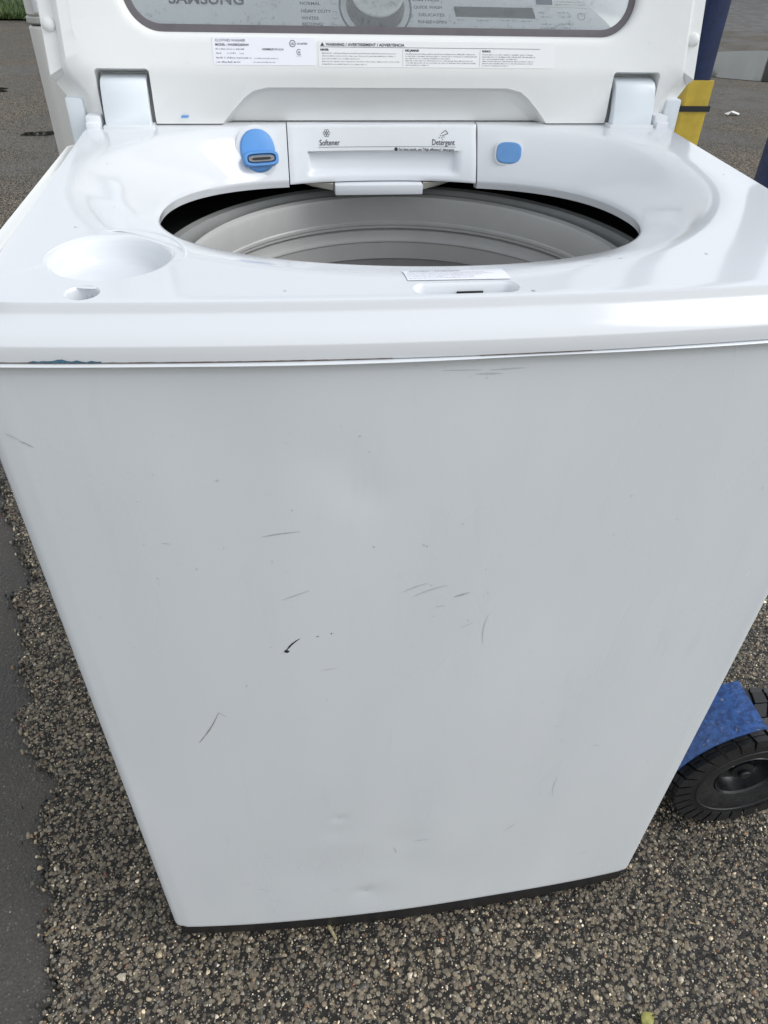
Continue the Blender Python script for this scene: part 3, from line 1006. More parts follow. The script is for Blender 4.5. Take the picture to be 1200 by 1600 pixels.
for ins, zf, zs_ in ((0.0, 0.9478, 0.9478), (0.0, 0.9585, 0.968), (0.0005, 0.9596, 0.9700), (0.0085, 0.9665, 0.9730), (0.0160, 0.9728, 0.9748), (0.0168, 0.9736, 0.9755),
                      (0.0173, 0.9748, 0.9765), (0.0177, 0.9790, 0.9794), (0.0186, 0.9806, 0.9812), (0.0215, 0.9812, 0.9828)):
    pts = polar(cover_outline(ins), DC, ANG)
    r = []
    for (x, y) in pts:
        fr = 1 - ss(0.015, 0.10, y)
        z = zs_ + (zf - zs_) * fr
        if ins > 0.0175:
            z += (rim_z(y) - 0.9812) * (ins - 0.0175) / 0.0040 * 0.8
        r.append((x, y, z))
    rings.append(r)
rimp = polar(cover_outline(0.026), DC, ANG)
H_ = [hole_pt(a) for a in ANG]
B_ = [bowl_pt(a) for a in ANG]
B2 = []
for (r0, b0, h0) in zip(rimp, B_, H_):
    # the bowl never leaves the rim
    rr, br, hr = (math.hypot(p[0] - DC[0], p[1] - DC[1]) for p in (r0, b0, h0))
    k_ = min(br, rr - 0.004)
    k_ = max(k_, hr + 0.003)
    B2.append((DC[0] + (b0[0] - DC[0]) * k_ / br, DC[1] + (b0[1] - DC[1]) * k_ / br))
for t in (0.0, 0.35, 0.7, 1.0):
    rings.append([(r0[0] + (b0[0] - r0[0]) * t, r0[1] + (b0[1] - r0[1]) * t, rim_z(r0[1] + (b0[1] - r0[1]) * t)) for r0, b0 in zip(rimp, B2)])
def g(t):
    q = 0.35
    m_ = 1 / (1 - q / 2)
    return m_ * t * t / (2 * q) if t < q else m_ * (t - q / 2)
for t in (0.08, 0.17, 0.26, 0.35, 0.45, 0.55, 0.65, 0.75, 0.84, 0.91, 0.96):
    r = []
    for a, b0, h0 in zip(ANG, B2, H_):
        x, y = b0[0] + (h0[0] - b0[0]) * t, b0[1] + (h0[1] - b0[1]) * t
        z0 = rim_z(b0[1])
        r.append((x, y, z0 + (hole_z(a) - z0) * g(t)))
    rings.append(r)
for dr, dz in ((0.0, -0.0008), (-0.0006, -0.0022), (0.0, -0.0050), (0.001, -0.010)):
    r = []
    for a, h0 in zip(ANG, H_):
        rr = math.hypot(h0[0] - DC[0], h0[1] - DC[1])
        k_ = (rr + dr) / rr
        r.append((DC[0] + (h0[0] - DC[0]) * k_, DC[1] + (h0[1] - DC[1]) * k_, hole_z(a) + dz))
    rings.append(r)
r = []
for a, h0, r0 in zip(ANG, H_, rimp):
    r.append((h0[0] + (r0[0] - h0[0]) * 0.35, h0[1] + (r0[1] - h0[1]) * 0.35, min(0.9475, hole_z(a) - 0.012)))
rings.append(r)
pts = polar(cover_outline(0.012), DC, ANG)
rings.append([(x, y, 0.9478) for x, y in pts])
v, f = loft(rings, close_v=True)
TOP = mk('top_cover', v, f, 'deck', W, 60)
cut = []
# drink-cup shaped recess, small round hole, latch slot
CUP = (-0.2515, 0.0785)
zc = rim_z(0.07)
v, f = lathe([(0.0001, -0.0192), (0.030, -0.0188), (0.0350, -0.0178), (0.0382, -0.0145), (0.0405, -0.008), (0.0415, -0.0030), (0.0424, -0.0012), (0.0438, -0.0002), (0.0455, 0.0003), (0.0455, 0.02), (0.0001, 0.02)], 72, (CUP[0], CUP[1], zc - 0.0004))
cut.append(tmp(v, f))
HOL = (-0.2605, 0.0172)
v, f = lathe([(0.0001, -0.0185), (0.0098, -0.0185), (0.0102, -0.002), (0.0107, -0.0006), (0.0114, 0.0002), (0.0114, 0.02), (0.0001, 0.02)], 40, (HOL[0], HOL[1], rim_z(0.012) - 0.0001))
cut.append(tmp(v, f))
def stadium(x0, x1, y0, y1, ins):
    return rrect(x0 + ins, x1 - ins, y0 + ins, y1 - ins, (y1 - y0) / 2 - ins - 1e-4, None, 10)
SL = (-0.0415, 0.0315, 0.0000, 0.0172)
rg = []
zc2 = rim_z(0.0)
for ins, dz in ((0.0025, -0.0095), (0.002, -0.0085), (0.0012, -0.002), (0.0, -0.0005), (-0.0008, 0.0002), (-0.0008, 0.02)):
    rg.append([(x, y, zc2 + dz) for x, y in stadium(*SL, ins)])
v, f = loft(rg, cap0=True, cap1=True)
cut.append(tmp(v, f))
# detergent drawer opening in the rear wall
DX0, DX1, DZ0, DZ1 = -0.1155, 0.1035, 0.9345, 0.9935
bm = bmesh.new()
box_bm(bm, (DX0, 0.36, DZ0 - 0.02), (DX1, 0.470, 1.01))
cut.append(bm_obj('cutter', bm, 'dark'))
bool_cut(TOP, cut)
finish(TOP.data, 35)
# raised ring round the cup recess
v, f = lathe([(0.0508, -0.0006), (0.0516, 0.0001), (0.0524, 0.00025), (0.0532, 0.0001), (0.0540, -0.0006)], 80, (CUP[0], CUP[1], zc))
for i, q in enumerate(v):
    v[i] = Vector((q[0], q[1], q[2] + rim_z(q[1]) - zc - 0.0002))
mk('recess_ring', v, f, 'deck', TOP, 60)
# latch catch inside the slot
box('latch_catch', (-0.0085, 0.0055, zc2 - 0.0095), (0.0065, 0.0135, zc2 - 0.0062), 'beige', TOP, 0.0012)
box('latch_opening', (-0.0105, 0.0138, zc2 - 0.0094), (0.0085, 0.0148, zc2 - 0.0048), 'black_plastic', TOP, 0.0003)
bm = bmesh.new(); box_bm(bm, (-0.0012, -0.0008, 0), (0.0012, 0.0008, 0.010))
o = bm_obj('rib', bm, 'deck', TOP, None)
o.location = (HOL[0] + 0.002, HOL[1] + 0.0096, rim_z(0.012) - 0.0155)

# ---- tub cover, balance ring and drum seen through the opening
AX = (0.0, 0.248, 0)
def inside(v):
    return [Vector((max(-0.330, min(0.330, q[0])), max(0.002, min(0.68, q[1])), q[2])) for q in v]
v, f = lathe([(0.40, 0.9435), (0.40, 0.9020), (0.2605, 0.9020)], 160, AX)
mk('tub_shade', inside(v), f, 'dark', W, 40)  # near-black sheet that paints the shade under the deck around the tub
v, f = lathe([(0.2625, 0.9010), (0.2590, 0.9090), (0.2545, 0.9120), (0.2480, 0.9105), (0.2455, 0.9050), (0.2455, 0.880), (0.252, 0.870), (0.252, 0.80)], 160, AX)
mk('tub_cover', inside(v), f, 'tub', W, 40)
prof = [(0.2405, 0.800), (0.2405, 0.900), (0.2385, 0.9055), (0.2345, 0.9085), (0.2300, 0.9065), (0.2285, 0.9020), (0.2292, 0.8780), (0.2278, 0.8765), (0.2278, 0.8735), (0.2294, 0.8720), (0.2294, 0.8690), (0.2345, 0.8682), (0.2345, 0.8664), (0.2294, 0.8656), (0.2296, 0.8560), (0.2284, 0.8545), (0.2284, 0.8520), (0.2298, 0.8505), (0.2300, 0.8300), (0.2310, 0.8290)]
v, f = lathe([(r_ - 0.006, h_) for r_, h_ in prof], 160, AX)
mk('balance_ring', v, f, 'ring', W, 40)
v, f = lathe([(0.2252, 0.8288), (0.2260, 0.8270), (0.2260, 0.45), (0.20, 0.42), (0.001, 0.41)], 160, AX)
DR = mk('drum', v, f, 'drum', W, 50)
v, f = lathe([(0.2215, 0.8150), (0.2250, 0.8165), (0.2250, 0.8120), (0.2215, 0.8132)], 120, AX)
mk('seam_band', v, f, 'rusty', DR, 40)
v, f = lathe([(0.2515, 0.80), (0.2515, 0.30), (0.001, 0.30)], 64, AX)
mk('outer_tub', v, f, 'dark', W, 40)

# ---- detergent drawer
def drawer_y(x, z):
    a = math.atan2(0.19, x - DC[0])
    for _ in range(6):
        hx, hy = hole_pt(a)
        a = math.atan2(hy - DC[1], x - DC[0])
    t = (z - DZ0) / (DZ1 - DZ0)
    return (hy - 0.001) + (0.4465 - hy) * t ** 1.15
nx, nz_ = 60, 36
V, F = [], []
def sm(a, b_, x):
    return ss(a, b_, x)
for iz in range(nz_ + 1):
    for ix in range(nx + 1):
        x = DX0 + 0.0012 + (DX1 - DX0 - 0.0024) * ix / nx
        z = DZ0 + 0.0006 + (DZ1 - DZ0 - 0.0018) * iz / nz_
        y = drawer_y(x, z)
        # handle recess: deepest at its top edge, running out at the bottom
        uu = (x - (-0.0055))
        side = 1 - ss(0.083, 0.0875, abs(uu))
        tz = (z - 0.941) / (0.9650 - 0.941)
        if 0 <= tz <= 1.12:
            up = 1 - ss(1.0, 1.08, tz)
            y += 0.0105 * side * up * ss(0.0, 0.25, tz) * (0.55 + 0.45 * tz)
        # edges rolled back
        e = min(x - DX0, DX1 - x, z - DZ0 + 0.001, DZ1 - z)
        y += 0.002 * (1 - ss(0, 0.003, e))
        V.append((x, y, z))
for iz in range(nz_):
    for ix in range(nx):
        a = iz * (nx + 1) + ix
        F.append((a, a + 1, a + nx + 2, a + nx + 1))
# close the back
k0 = len(V)
for iz in (0, nz_):
    for ix in (0, nx):
        q = V[iz * (nx + 1) + ix]
        V.append((q[0], 0.462, q[2]))
F.append(tuple([k0, k0 + 1] + [ix for ix in range(nx, -1, -1)]))
F.append(tuple([k0 + 3, k0 + 2] + [nz_ * (nx + 1) + ix for ix in range(0, nx + 1)]))
F.append(tuple([k0 + 2, k0] + [iz * (nx + 1) for iz in range(0, nz_ + 1)]))
F.append(tuple([k0 + 1, k0 + 3] + [iz * (nx + 1) + nx for iz in range(nz_, -1, -1)]))
DRW = mk('detergent_drawer', V, F, 'drawer', W, 45)
pr = Print(lambda u, v_: (u, drawer_y(u, v_) - 0.0005, v_))
pr.text('Softener', -0.0790, 0.9725, 0.0082, 0.0230, bold=0.00005)
pr.text('Detergent', 0.0505, 0.9725, 0.0082, 0.0262, bold=0.00005)
for i in range(40):
    u0 = -0.0800 + 0.158 * i / 40
    pr.quad(u0, 0.9705, u0 + 0.158 / 40, 0.97085)
pr.text('For best result, use "High efficiency" detergent', 0.0120, 0.9668, 0.0036, 0.0645, bold=0.00006)
pr.ring(0.0090, 0.9680, 0.0, 0.0020)
for i in range(6):
    a = i * PI / 3
    pr.ring(-0.0705 + 0.0024 * math.cos(a), 0.9845 + 0.0024 * math.sin(a), 0.0012, 0.0016, n_=12)
pr.ring(-0.0705, 0.9845, 0.0008, 0.0013, n_=12)
for (p, q) in (((0.0610, 0.9835), (0.0660, 0.9870)), ((0.0660, 0.9870), (0.0690, 0.9840)), ((0.0690, 0.9840), (0.0620, 0.9815))):
    d = Vector((q[0] - p[0], q[1] - p[1])).normalized() * 0.0003
    pr.poly([(p[0] + d.y, p[1] - d.x), (q[0] + d.y, q[1] - d.x), (q[0] - d.y, q[1] + d.x), (p[0] - d.y, p[1] + d.x)])
for dx, dz in ((0.060, 0.9815), (0.0615, 0.9795), (0.0585, 0.9795), (0.064, 0.980), (0.0625, 0.9775)):
    pr.quad(dx, dz, dx + 0.0009, dz + 0.0009)
pr.build('lettering', 'ink', DRW)
box('drawer_housing', (-0.063, 0.424, 0.9225), (0.040, 0.463, 0.9338), 'drawer', W, 0.0012)
for s_, xa, xb in ((1, -0.108, -0.0645), (-1, 0.0415, 0.085)):
    V = []
    xs2 = (xa, xb) if s_ > 0 else (xb, xa)
    V = [(xs2[0], 0.446, 0.9335), (xs2[1], 0.430, 0.9335), (xs2[1], 0.462, 0.9335), (xs2[0], 0.462, 0.9335),
         (xs2[0] + 0.02 * s_, 0.450, 0.9255), (xs2[1], 0.434, 0.9255), (xs2[1], 0.462, 0.9255), (xs2[0] + 0.02 * s_, 0.462, 0.9255)]
    mk('drawer_guide', V, [(0, 1, 2, 3), (4, 7, 6, 5), (0, 4, 5, 1), (1, 5, 6, 2), (2, 6, 7, 3), (3, 7, 4, 0)], 'beige', W)
# ---- blue jet handle and blue button on the rear wall of the bowl
def deck_at(a, t):
    i = (a / (2 * PI) * NA) % NA
    i0, fr = int(i) % NA, i - int(i)
    i1 = (i0 + 1) % NA
    b0 = [B2[i0][q] + (B2[i1][q] - B2[i0][q]) * fr for q in (0, 1)]
    h0 = hole_pt(a)
    z0 = rim_z(b0[1])
    return Vector((b0[0] + (h0[0] - b0[0]) * t, b0[1] + (h0[1] - b0[1]) * t, z0 + (hole_z(a) - z0) * g(t)))
def deck_frame(a, t):
    p = deck_at(a, t)
    du = deck_at(a - 0.02, t) - deck_at(a + 0.02, t)
    dv = deck_at(a, t - 0.04) - deck_at(a, t + 0.04)
    nrm = du.cross(dv).normalized()
    if nrm.z < 0:
        nrm = -nrm
    return p, nrm
def frame_at(p, nrm):
    up = Vector((0, 0, 1))
    ux = up.cross(nrm).normalized()
    uy = nrm.cross(ux).normalized()
    return ux, uy, nrm
def oval(ax_, ay, e, n_=48):
    out = []
    for j in range(n_):
        a = 2 * PI * j / n_
        c, s_ = math.cos(a), math.sin(a)
        k_ = (abs(c / ax_) ** e + abs(s_ / ay) ** e) ** (-1 / e)
        out.append((c * k_, s_ * k_))
    return out
def stack(name, layers, fr, mat, parent, cap0=False, cap1=True, smooth=40, off=(0, 0)):
    p, (ux, uy, nn_) = fr
    rg = []
    for (pts, h) in layers:
        rg.append([p + ux * (x + off[0]) + uy * (y + off[1]) + nn_ * h for x, y in pts])
    v, f = loft(rg, cap0=cap0, cap1=cap1)
    return mk(name, v, f, mat, parent, smooth)
JA, JT = 2.2417, 0.56
p, nrm = deck_frame(JA, JT)
nrm = (nrm * 0.45 + Vector((0.12, -0.9, 0.25)) * 0.55).normalized()
fr = (p + nrm * 0.001, frame_at(p, nrm))
stack('handle_collar', [(oval(0.0242, 0.0268, 2.2), -0.010), (oval(0.0238, 0.0264, 2.2), 0.0014), (oval(0.0205, 0.0230, 2.2), 0.002)], fr, 'deck', W)
JH = stack('jet_handle', [(oval(0.0195, 0.0222, 2.2), -0.002), (oval(0.0194, 0.0220, 2.2), 0.0030), (oval(0.0178, 0.0200, 2.2), 0.0055), (oval(0.011, 0.013, 2.2), 0.0068), (oval(0.003, 0.004, 2), 0.0070)], fr, 'blue_pl', W)
stack('spout', [(oval(0.0192, 0.0078, 4), 0.000), (oval(0.0192, 0.0078, 4), 0.0120), (oval(0.0182, 0.0070, 4), 0.0134), (oval(0.0160, 0.0050, 4), 0.0134), (oval(0.0154, 0.0044, 4), 0.0090)], fr, 'blue_pl', JH, off=(0.001, -0.0090))
stack('slot', [(oval(0.0146, 0.0034, 5), 0.0088), (oval(0.0142, 0.0030, 5), 0.0126)], fr, 'slot', JH, off=(0.001, -0.0090))
stack('slot_opening', [(oval(0.0110, 0.0013, 5), 0.0127), (oval(0.0110, 0.0013, 5), 0.0129)], fr, 'dark', JH, off=(0.001, -0.0092))
JA, JT = 0.851, 0.575
p, nrm = deck_frame(JA, JT)
nrm = (nrm * 0.5 + Vector((-0.1, -0.93, 0.2)) * 0.5).normalized()
fr = (p + nrm * 0.0005, frame_at(p, nrm))
stack('button_collar', [(oval(0.0165, 0.0135, 3.2), -0.008), (oval(0.0163, 0.0133, 3.2), 0.0012), (oval(0.0150, 0.0120, 3.2), 0.0016)], fr, 'deck', W)
stack('blue_button', [(oval(0.0142, 0.0112, 3.2), -0.002), (oval(0.0142, 0.0112, 3.2), 0.0022), (oval(0.0132, 0.0102, 3.2), 0.0032)], fr, 'blue_pl2', W)

# ---- the open lid: local u across, v up the lid, w towards the viewer
LEAN = R_(14)
LV = Vector((0, math.sin(LEAN), math.cos(LEAN)))
LN = Vector((0, -math.cos(LEAN), math.sin(LEAN)))
LO = Vector((0, 0.43, 1.0))
def L3(u, v_, w_):
    return LO + Vector((u, 0, 0)) + LV * v_ + LN * w_
LC = (0.0, 0.235)
NL = 520
LANG = [2 * PI * i / NL for i in range(NL)]
def outline(hw, prof, top, rtop=0.03):
    right = [(u, v_) for u, v_ in prof]
    pts = list(right)
    for i in range(9):
        a = R_(90 * i / 8)
        pts.append((hw - rtop + rtop * math.cos(a), top - rtop + rtop * math.sin(a)))
    pts += [(-u, v_) for u, v_ in reversed(pts)]
    return pts
def A_out(i):
    return outline(0.358 - i, [(0.25, -0.003 + i), (0.312 - i, -0.002 + i), (0.327 - i, 0.003 + i), (0.337 - i, 0.012 + i), (0.346 - i, 0.024 + i), (0.3565 - i, 0.0385 + i), (0.358 - i, 0.042 + i)], 0.455 - i)
T0 = outline(0.344, [(0.25, -0.0025), (0.300, -0.001), (0.315, 0.005), (0.3225, 0.014), (0.327, 0.024), (0.334, 0.033), (0.342, 0.040), (0.344, 0.046)], 0.440)
T1 = outline(0.3405, [(0.25, -0.0005), (0.298, 0.0005), (0.312, 0.006), (0.3195, 0.015), (0.324, 0.026), (0.331, 0.035), (0.3385, 0.043), (0.3405, 0.049)], 0.436)
T2 = outline(0.336, [(0.25, 0.0035), (0.295, 0.0045), (0.308, 0.009), (0.315, 0.017), (0.320, 0.028), (0.327, 0.038), (0.334, 0.047), (0.336, 0.053)], 0.432)
def CR(b_):
    return outline(0.325, [(0.25, b_), (0.29, b_), (0.305, b_ + 0.004), (0.314, b_ + 0.012), (0.320, b_ + 0.02), (0.325, b_ + 0.03)], 0.422)
def WIN(i, w0=0.273):
    return rrect(-w0 - i, w0 + i, 0.0815 - i, 0.385 + i, 0.036 + i, None, 12)
def lring(poly, w_, tilt=0.0, low=None):
    out = []
    for u, v_ in polar(poly, LC, LANG):
        ww = w_ - tilt * max(0.0, 0.047 - v_) ** 1.0
        if low is not None and v_ < 0.0395:
            ww = low
        out.append(L3(u, v_, ww))
    return out
rg = [lring(WIN(0.004), -0.030), lring(A_out(0.012), -0.034), lring(A_out(0.004), -0.031), lring(A_out(0.0), -0.025), lring(A_out(0.0), -0.0140, low=-0.0245), lring(A_out(0.0012), -0.0125, low=-0.0240),
      lring(T0, -0.0125, 0.05), lring(T1, -0.0050, 0.2), lring(T2, -0.0008, 0.26), lring(CR(0.040), -0.0002, 0.27), lring(CR(0.0470), 0.0, 0.2), lring(CR(0.053), 0.0), lring(WIN(0.011), 0.0), lring(WIN(0.006), -0.0003),
      lring(WIN(0.0025), -0.0020), lring(WIN(0.0006), -0.0050), lring(WIN(0.0), -0.0100), lring(WIN(0.0), -0.0150)]
v, f = loft(rg, close_v=True)
LID = mk('lid', v, f, 'lid', W, 60)
cut = []
for s_ in (-1, 1):
    rg = []
    for ww in (-0.026, 0.03):
        k_ = 0.0 if ww < 0 else 0.0015
        rg.append([L3(u, v_, ww) for u, v_ in rrect(s_ * 0.2825 - 0.0270 - k_, s_ * 0.2825 + 0.0270 + k_, -0.03, 0.0470 + k_, 0.004)])
    v, f = loft(rg, cap0=True, cap1=True)
    cut.append(tmp(v, f))
# finger grip along the lower edge: a shallow scooped trapezoid
gp = []
def grip(e):
    pts = []
    base = [(0.196, -0.03), (0.184, -0.004), (0.172, 0.008), (0.158, 0.021), (0.148, 0.0275), (0.132, 0.031)]
    for u, v_ in base:
        pts.append((u + e, v_ + e * 0.7))
    pts += [(-u, v_) for u, v_ in reversed(pts)]
    return pts
rg = []
for ww, e in ((-0.0135, -0.003), (-0.0110, -0.001), (-0.0070, 0.0005), (0.03, 0.004)):
    rg.append([L3(u, v_, ww - (0.60 * max(0.0, 0.031 - v_) if ww < 0 else 0)) for u, v_ in grip(e)])
v, f = loft(rg, cap0=True, cap1=True)
cut.append(tmp(v, f))
bool_cut(LID, cut)
finish(LID.data, 38)
# window: dark border and clear pane
rg = [lring(WIN(0.0008), -0.0085), lring(WIN(-0.0060), -0.0085), lring(WIN(-0.0070), -0.0090), lring(WIN(-0.0070), -0.0098)]
v, f = loft(rg)
mk('window_border', v, f, 'gasket', LID, 40)
rg = [lring(WIN(0.002), -0.0100), lring(WIN(0.002), -0.0135)]
v, f = loft(rg, cap0=True, cap1=True)
PANE = mk('window_pane', v, f, 'glass', W, None)
for s_, vv in ((-1, 0.087), (1, 0.081)):
    c = L3(s_ * 0.3495, vv, -0.0128)
    v, f = lathe([(0.0068, 0.0), (0.0066, 0.0020), (0.0055, 0.0038), (0.003, 0.0050), (0.0001, 0.0053)], 28, c, (Vector((1, 0, 0)), LV, LN))
    mk('bumper', v, f, 'lid', LID, 50)
P_, S_ = [], []
while len(P_) < 620:
    u, v_ = random.uniform(-0.262, 0.262), 0.088 + random.random() ** 1.6 * 0.28
    P_.append(L3(u, v_, -0.00995)); S_.append(0.0006 + 0.0016 * random.random() ** 2.2)
drops('water_drops', P_, LN, S_, PANE, flat=0.5, tall=0.7)
P_, S_ = [], []
for i in range(90):
    u, v_ = random.uniform(-0.34, 0.34), random.uniform(0.052, 0.42)
    if abs(u) < 0.29 and v_ > 0.07:
        continue
    P_.append(L3(u, v_, 0.0 if abs(u) < 0.33 else -0.0124)); S_.append(random.uniform(0.0004, 0.0010))
drops('water_drops', P_, LN, S_, LID, flat=0.4)

# hinge arms and their blocks
for s_ in (-1, 1):
    x0, x1 = s_ * 0.2825 - 0.0235, s_ * 0.2825 + 0.0235
    prof = [(0.4300, 0.984), (0.4285, 0.995), (0.4300, 1.010), (0.4345, 1.024), (0.4375, 1.0320), (0.4425, 1.0365), (0.4500, 1.0385), (0.462, 1.0390),
            (0.462, 1.030), (0.450, 1.029), (0.446, 1.022), (0.441, 1.008), (0.440, 0.984)]
    rg = []
    for x, k_ in ((x0, 0.0012), (x0 + 0.0012, 0.0), (x1 - 0.0012, 0.0), (x1, 0.0012)):
        cy0, cz0 = 0.4445, 1.012
        rg.append([(x, y + (cy0 - y) * k_ / 0.02, z + (cz0 - z) * k_ / 0.03) for y, z in prof])
    v, f = loft(rg, cap0=True, cap1=True)
    HG = mk('hinge', v, f, 'hinge', W, 35)
    xb = s_ * 0.312
    box('hinge_foot', (x0 - 0.003, 0.4260, 0.983), (x1 + 0.003, 0.446, 0.9955), 'deck', HG, 0.0015)
    box('hinge_clip', (min(xb, xb + s_ * 0.014), 0.425, 0.984), (max(xb, xb + s_ * 0.014), 0.440, 0.9985), 'drawer', HG, 0.001)

# ---- labels on the lid
def lidprint(off):
    return Print(lambda u, v_: L3(u, v_, off))
def label_sheet(name, u0, u1, v0, v1, mat, off=0.0004):
    pts = rrect(u0, u1, v0, v1, 0.0015, None, 4)
    rg = [[L3(u, v_, -0.0003) for u, v_ in pts], [L3(u, v_, off) for u, v_ in pts]]
    v, f = loft(rg, cap0=True, cap1=True)
    return mk(name, v, f, mat, W)
RL = label_sheet('rating_label', -0.187, -0.0800, 0.0515, 0.0765, 'paper')
pr = lidprint(0.0006)
pr.text('CLOTHES WASHER', -0.1840, 0.0724, 0.0032, 0.0310)
pr.text('MODEL : WA50R5200AW', -0.1840, 0.0686, 0.0030, 0.0345, bold=0.00005)
pr.micro(-0.1840, -0.1545, 0.0652, 0.0016)
for a, b_ in ((-0.184, -0.178), (-0.172, -0.164), (-0.160, -0.156)):
    pr.micro(a, b_, 0.0614, 0.0016)
pr.micro(-0.1840, -0.1480, 0.0573, 0.0019)
pr.micro(-0.1450, -0.1190, 0.0572, 0.0014)
pr.micro(-0.1840, -0.1600, 0.0535, 0.0018)
pr.micro(-0.1460, -0.1230, 0.0538, 0.0012)
pr.text('ASSEMBLED IN U.S.A', -0.1360, 0.0650, 0.0026, 0.0225, bold=0.00004)
pr.ring(-0.1040, 0.0712, 0.0026, 0.0032)
pr.text('UL', -0.1058, 0.0702, 0.0028, 0.0036, bold=0.00006)
pr.text('US LISTED', -0.0995, 0.0704, 0.0022, 0.0110, bold=0.00004)
pr.ring(-0.0975, 0.0636, 0.0022, 0.0027, 0.8, 5.5)
pr.text('SA', -0.0987, 0.0626, 0.0026, 0.0026, bold=0.00006)
pr.micro(-0.101, -0.0945, 0.0598, 0.0007)
pr.build('print', 'ink', RL)
WL = label_sheet('warning_label', -0.0770, 0.1830, 0.0505, 0.0745, 'paper2')
pr = lidprint(0.0006)
pr.text('WARNING / AVERTISSEMENT / ADVERTENCIA', -0.0690, 0.0696, 0.0036, 0.0845, bold=0.00010)
pr.poly([(-0.0748, 0.0694), (-0.0706, 0.0694), (-0.0727, 0.0728)])
pr.quad(-0.0750, 0.06840, 0.1660, 0.06875)
pr.quad(0.0135, 0.0515, 0.0137, 0.0672)
pr.quad(0.0985, 0.0515, 0.0987, 0.0672)
for u0, head, hw_ in ((-0.0750, 'NEVER', 0.0090), (0.0160, 'NE JAMAIS', 0.0150), (0.1010, 'NUNCA', 0.0095)):
    pr.text(head, u0, 0.0652, 0.0026, hw_, bold=0.00012)
for u0, u1, n_ in ((-0.0735, 0.0115, 5), (0.0165, 0.0960, 6), (0.1015, 0.1640, 6)):
    for i in range(n_):
        end = u1 if i not in (n_ - 1, 2) else u0 + (u1 - u0) * random.uniform(0.35, 0.7)
        pr.micro(u0, end - random.uniform(0, 0.006), 0.0631 - i * (0.0113 / (n_ - 0.5)) - 0.0006, 0.00125)
pr.build('print', 'ink', WL)
# printed wear: short blue smear on the lid's lower edge
o = mk('blue_smear', [L3(-0.2285, 0.0028, -0.0103), L3(-0.2205, 0.0030, -0.0103), L3(-0.2195, 0.0052, -0.0100), L3(-0.2270, 0.0054, -0.0100)], [(0, 1, 2, 3)], 'blue_pl', LID)

# ---- control console behind the lid
CX = 0.345
prof = [(0.466, 0.945), (0.470, 1.020), (0.4755, 1.0355), (0.572, 1.132), (0.585, 1.139), (0.620, 1.141), (0.690, 1.128), (0.703, 1.115), (0.703, 0.945)]
rg = []
for x, k_ in ((-CX, 0.03), (-CX + 0.004, 0.0), (CX - 0.004, 0.0), (CX, 0.03)):
    rg.append([(x, y + (0.585 - y) * k_, z + (1.03 - z) * k_) for y, z in prof])
v, f = loft(rg, cap0=True, cap1=True)
CON = mk('control_console', v, f, 'deck', W, 35)
# cheeks at the console's foot, either side of the hinges
for s_ in (-1, 1):
    xa, xb = s_ * 0.329, s_ * 0.3475
    box('console_cheek', (min(xa, xb), 0.4480, 0.9700), (max(xa, xb), 0.4655, 1.0180), 'hinge', CON, 0.0025)
    xa, xb = s_ * 0.3105, s_ * 0.3265
    box('corner_block', (min(xa, xb), 0.430, 0.9855), (max(xa, xb), 0.4655, 1.0040), 'drawer', CON, 0.002)
q2 = math.sqrt(0.5)
CE = Vector((0, q2, q2)); CNn = Vector((0, -q2, q2)); CO = Vector((0, 0.47, 1.03))
def C3(u, e, h):
    return CO + Vector((u, 0, 0)) + CE * e + CNn * h
ppts = [(-0.325, 0.014), (0.292, 0.014), (0.2985, 0.020), (0.298, 0.030), (0.2845, 0.0562), (0.262, 0.082), (0.2406, 0.104), (0.222, 0.127), (0.205, 0.134), (-0.312, 0.134), (-0.325, 0.122)]
rg = [[C3(u, e, 0.0) for u, e in ppts], [C3(u, e, 0.0012) for u, e in ppts]]
v, f = loft(rg, cap0=True, cap1=True)
PNL = mk('control_panel', v, f, 'panel', W)
pr = Print(lambda u, e: C3(u, e, 0.0016))
pr.text('SAMSUNG', -0.2350, 0.0903, 0.0195, 0.0815, bold=0.0005)
pr.build('emblem', 'ink', PNL)
pr = Print(lambda u, e: C3(u, e, 0.0016))
for body, u, e, wdt in (('NORMAL', -0.0915, 0.0915, 0.0230), ('HEAVY DUTY', -0.0906, 0.0822, 0.0337), ('WHITES', -0.0905, 0.0738, 0.0194), ('BEDDING/', -0.0902, 0.0665, 0.0236), ('WATERPROOF', -0.0905, 0.0615, 0.0330),
                        ('QUICK WASH', 0.0380, 0.0893, 0.0328), ('DELICATES', 0.0430, 0.0800, 0.0300), ('RINSE+SPIN', 0.0417, 0.0714, 0.0328), ('SPIN ONLY', 0.0470, 0.0628, 0.0283),
                        ('PERM PRESS', 0.034, 0.0985, 0.034), ('COLORS', -0.0915, 0.1010, 0.022)):
    pr.text(body, u, e, 0.0052, wdt, bold=0.00010)
for a in (0.0915, 0.0822, 0.0738, 0.0660):
    pr.quad(-0.0560, a + 0.0014, -0.0500, a + 0.0018)
    pr.quad(0.0320, a - 0.0008, 0.0365, a - 0.0004)
pr.ring(-0.006, 0.0905, 0.0395, 0.0418, n_=64)
pr.build('lettering', 'ink_mid', PNL)
pr = Print(lambda u, e: C3(u, e, 0.0016))
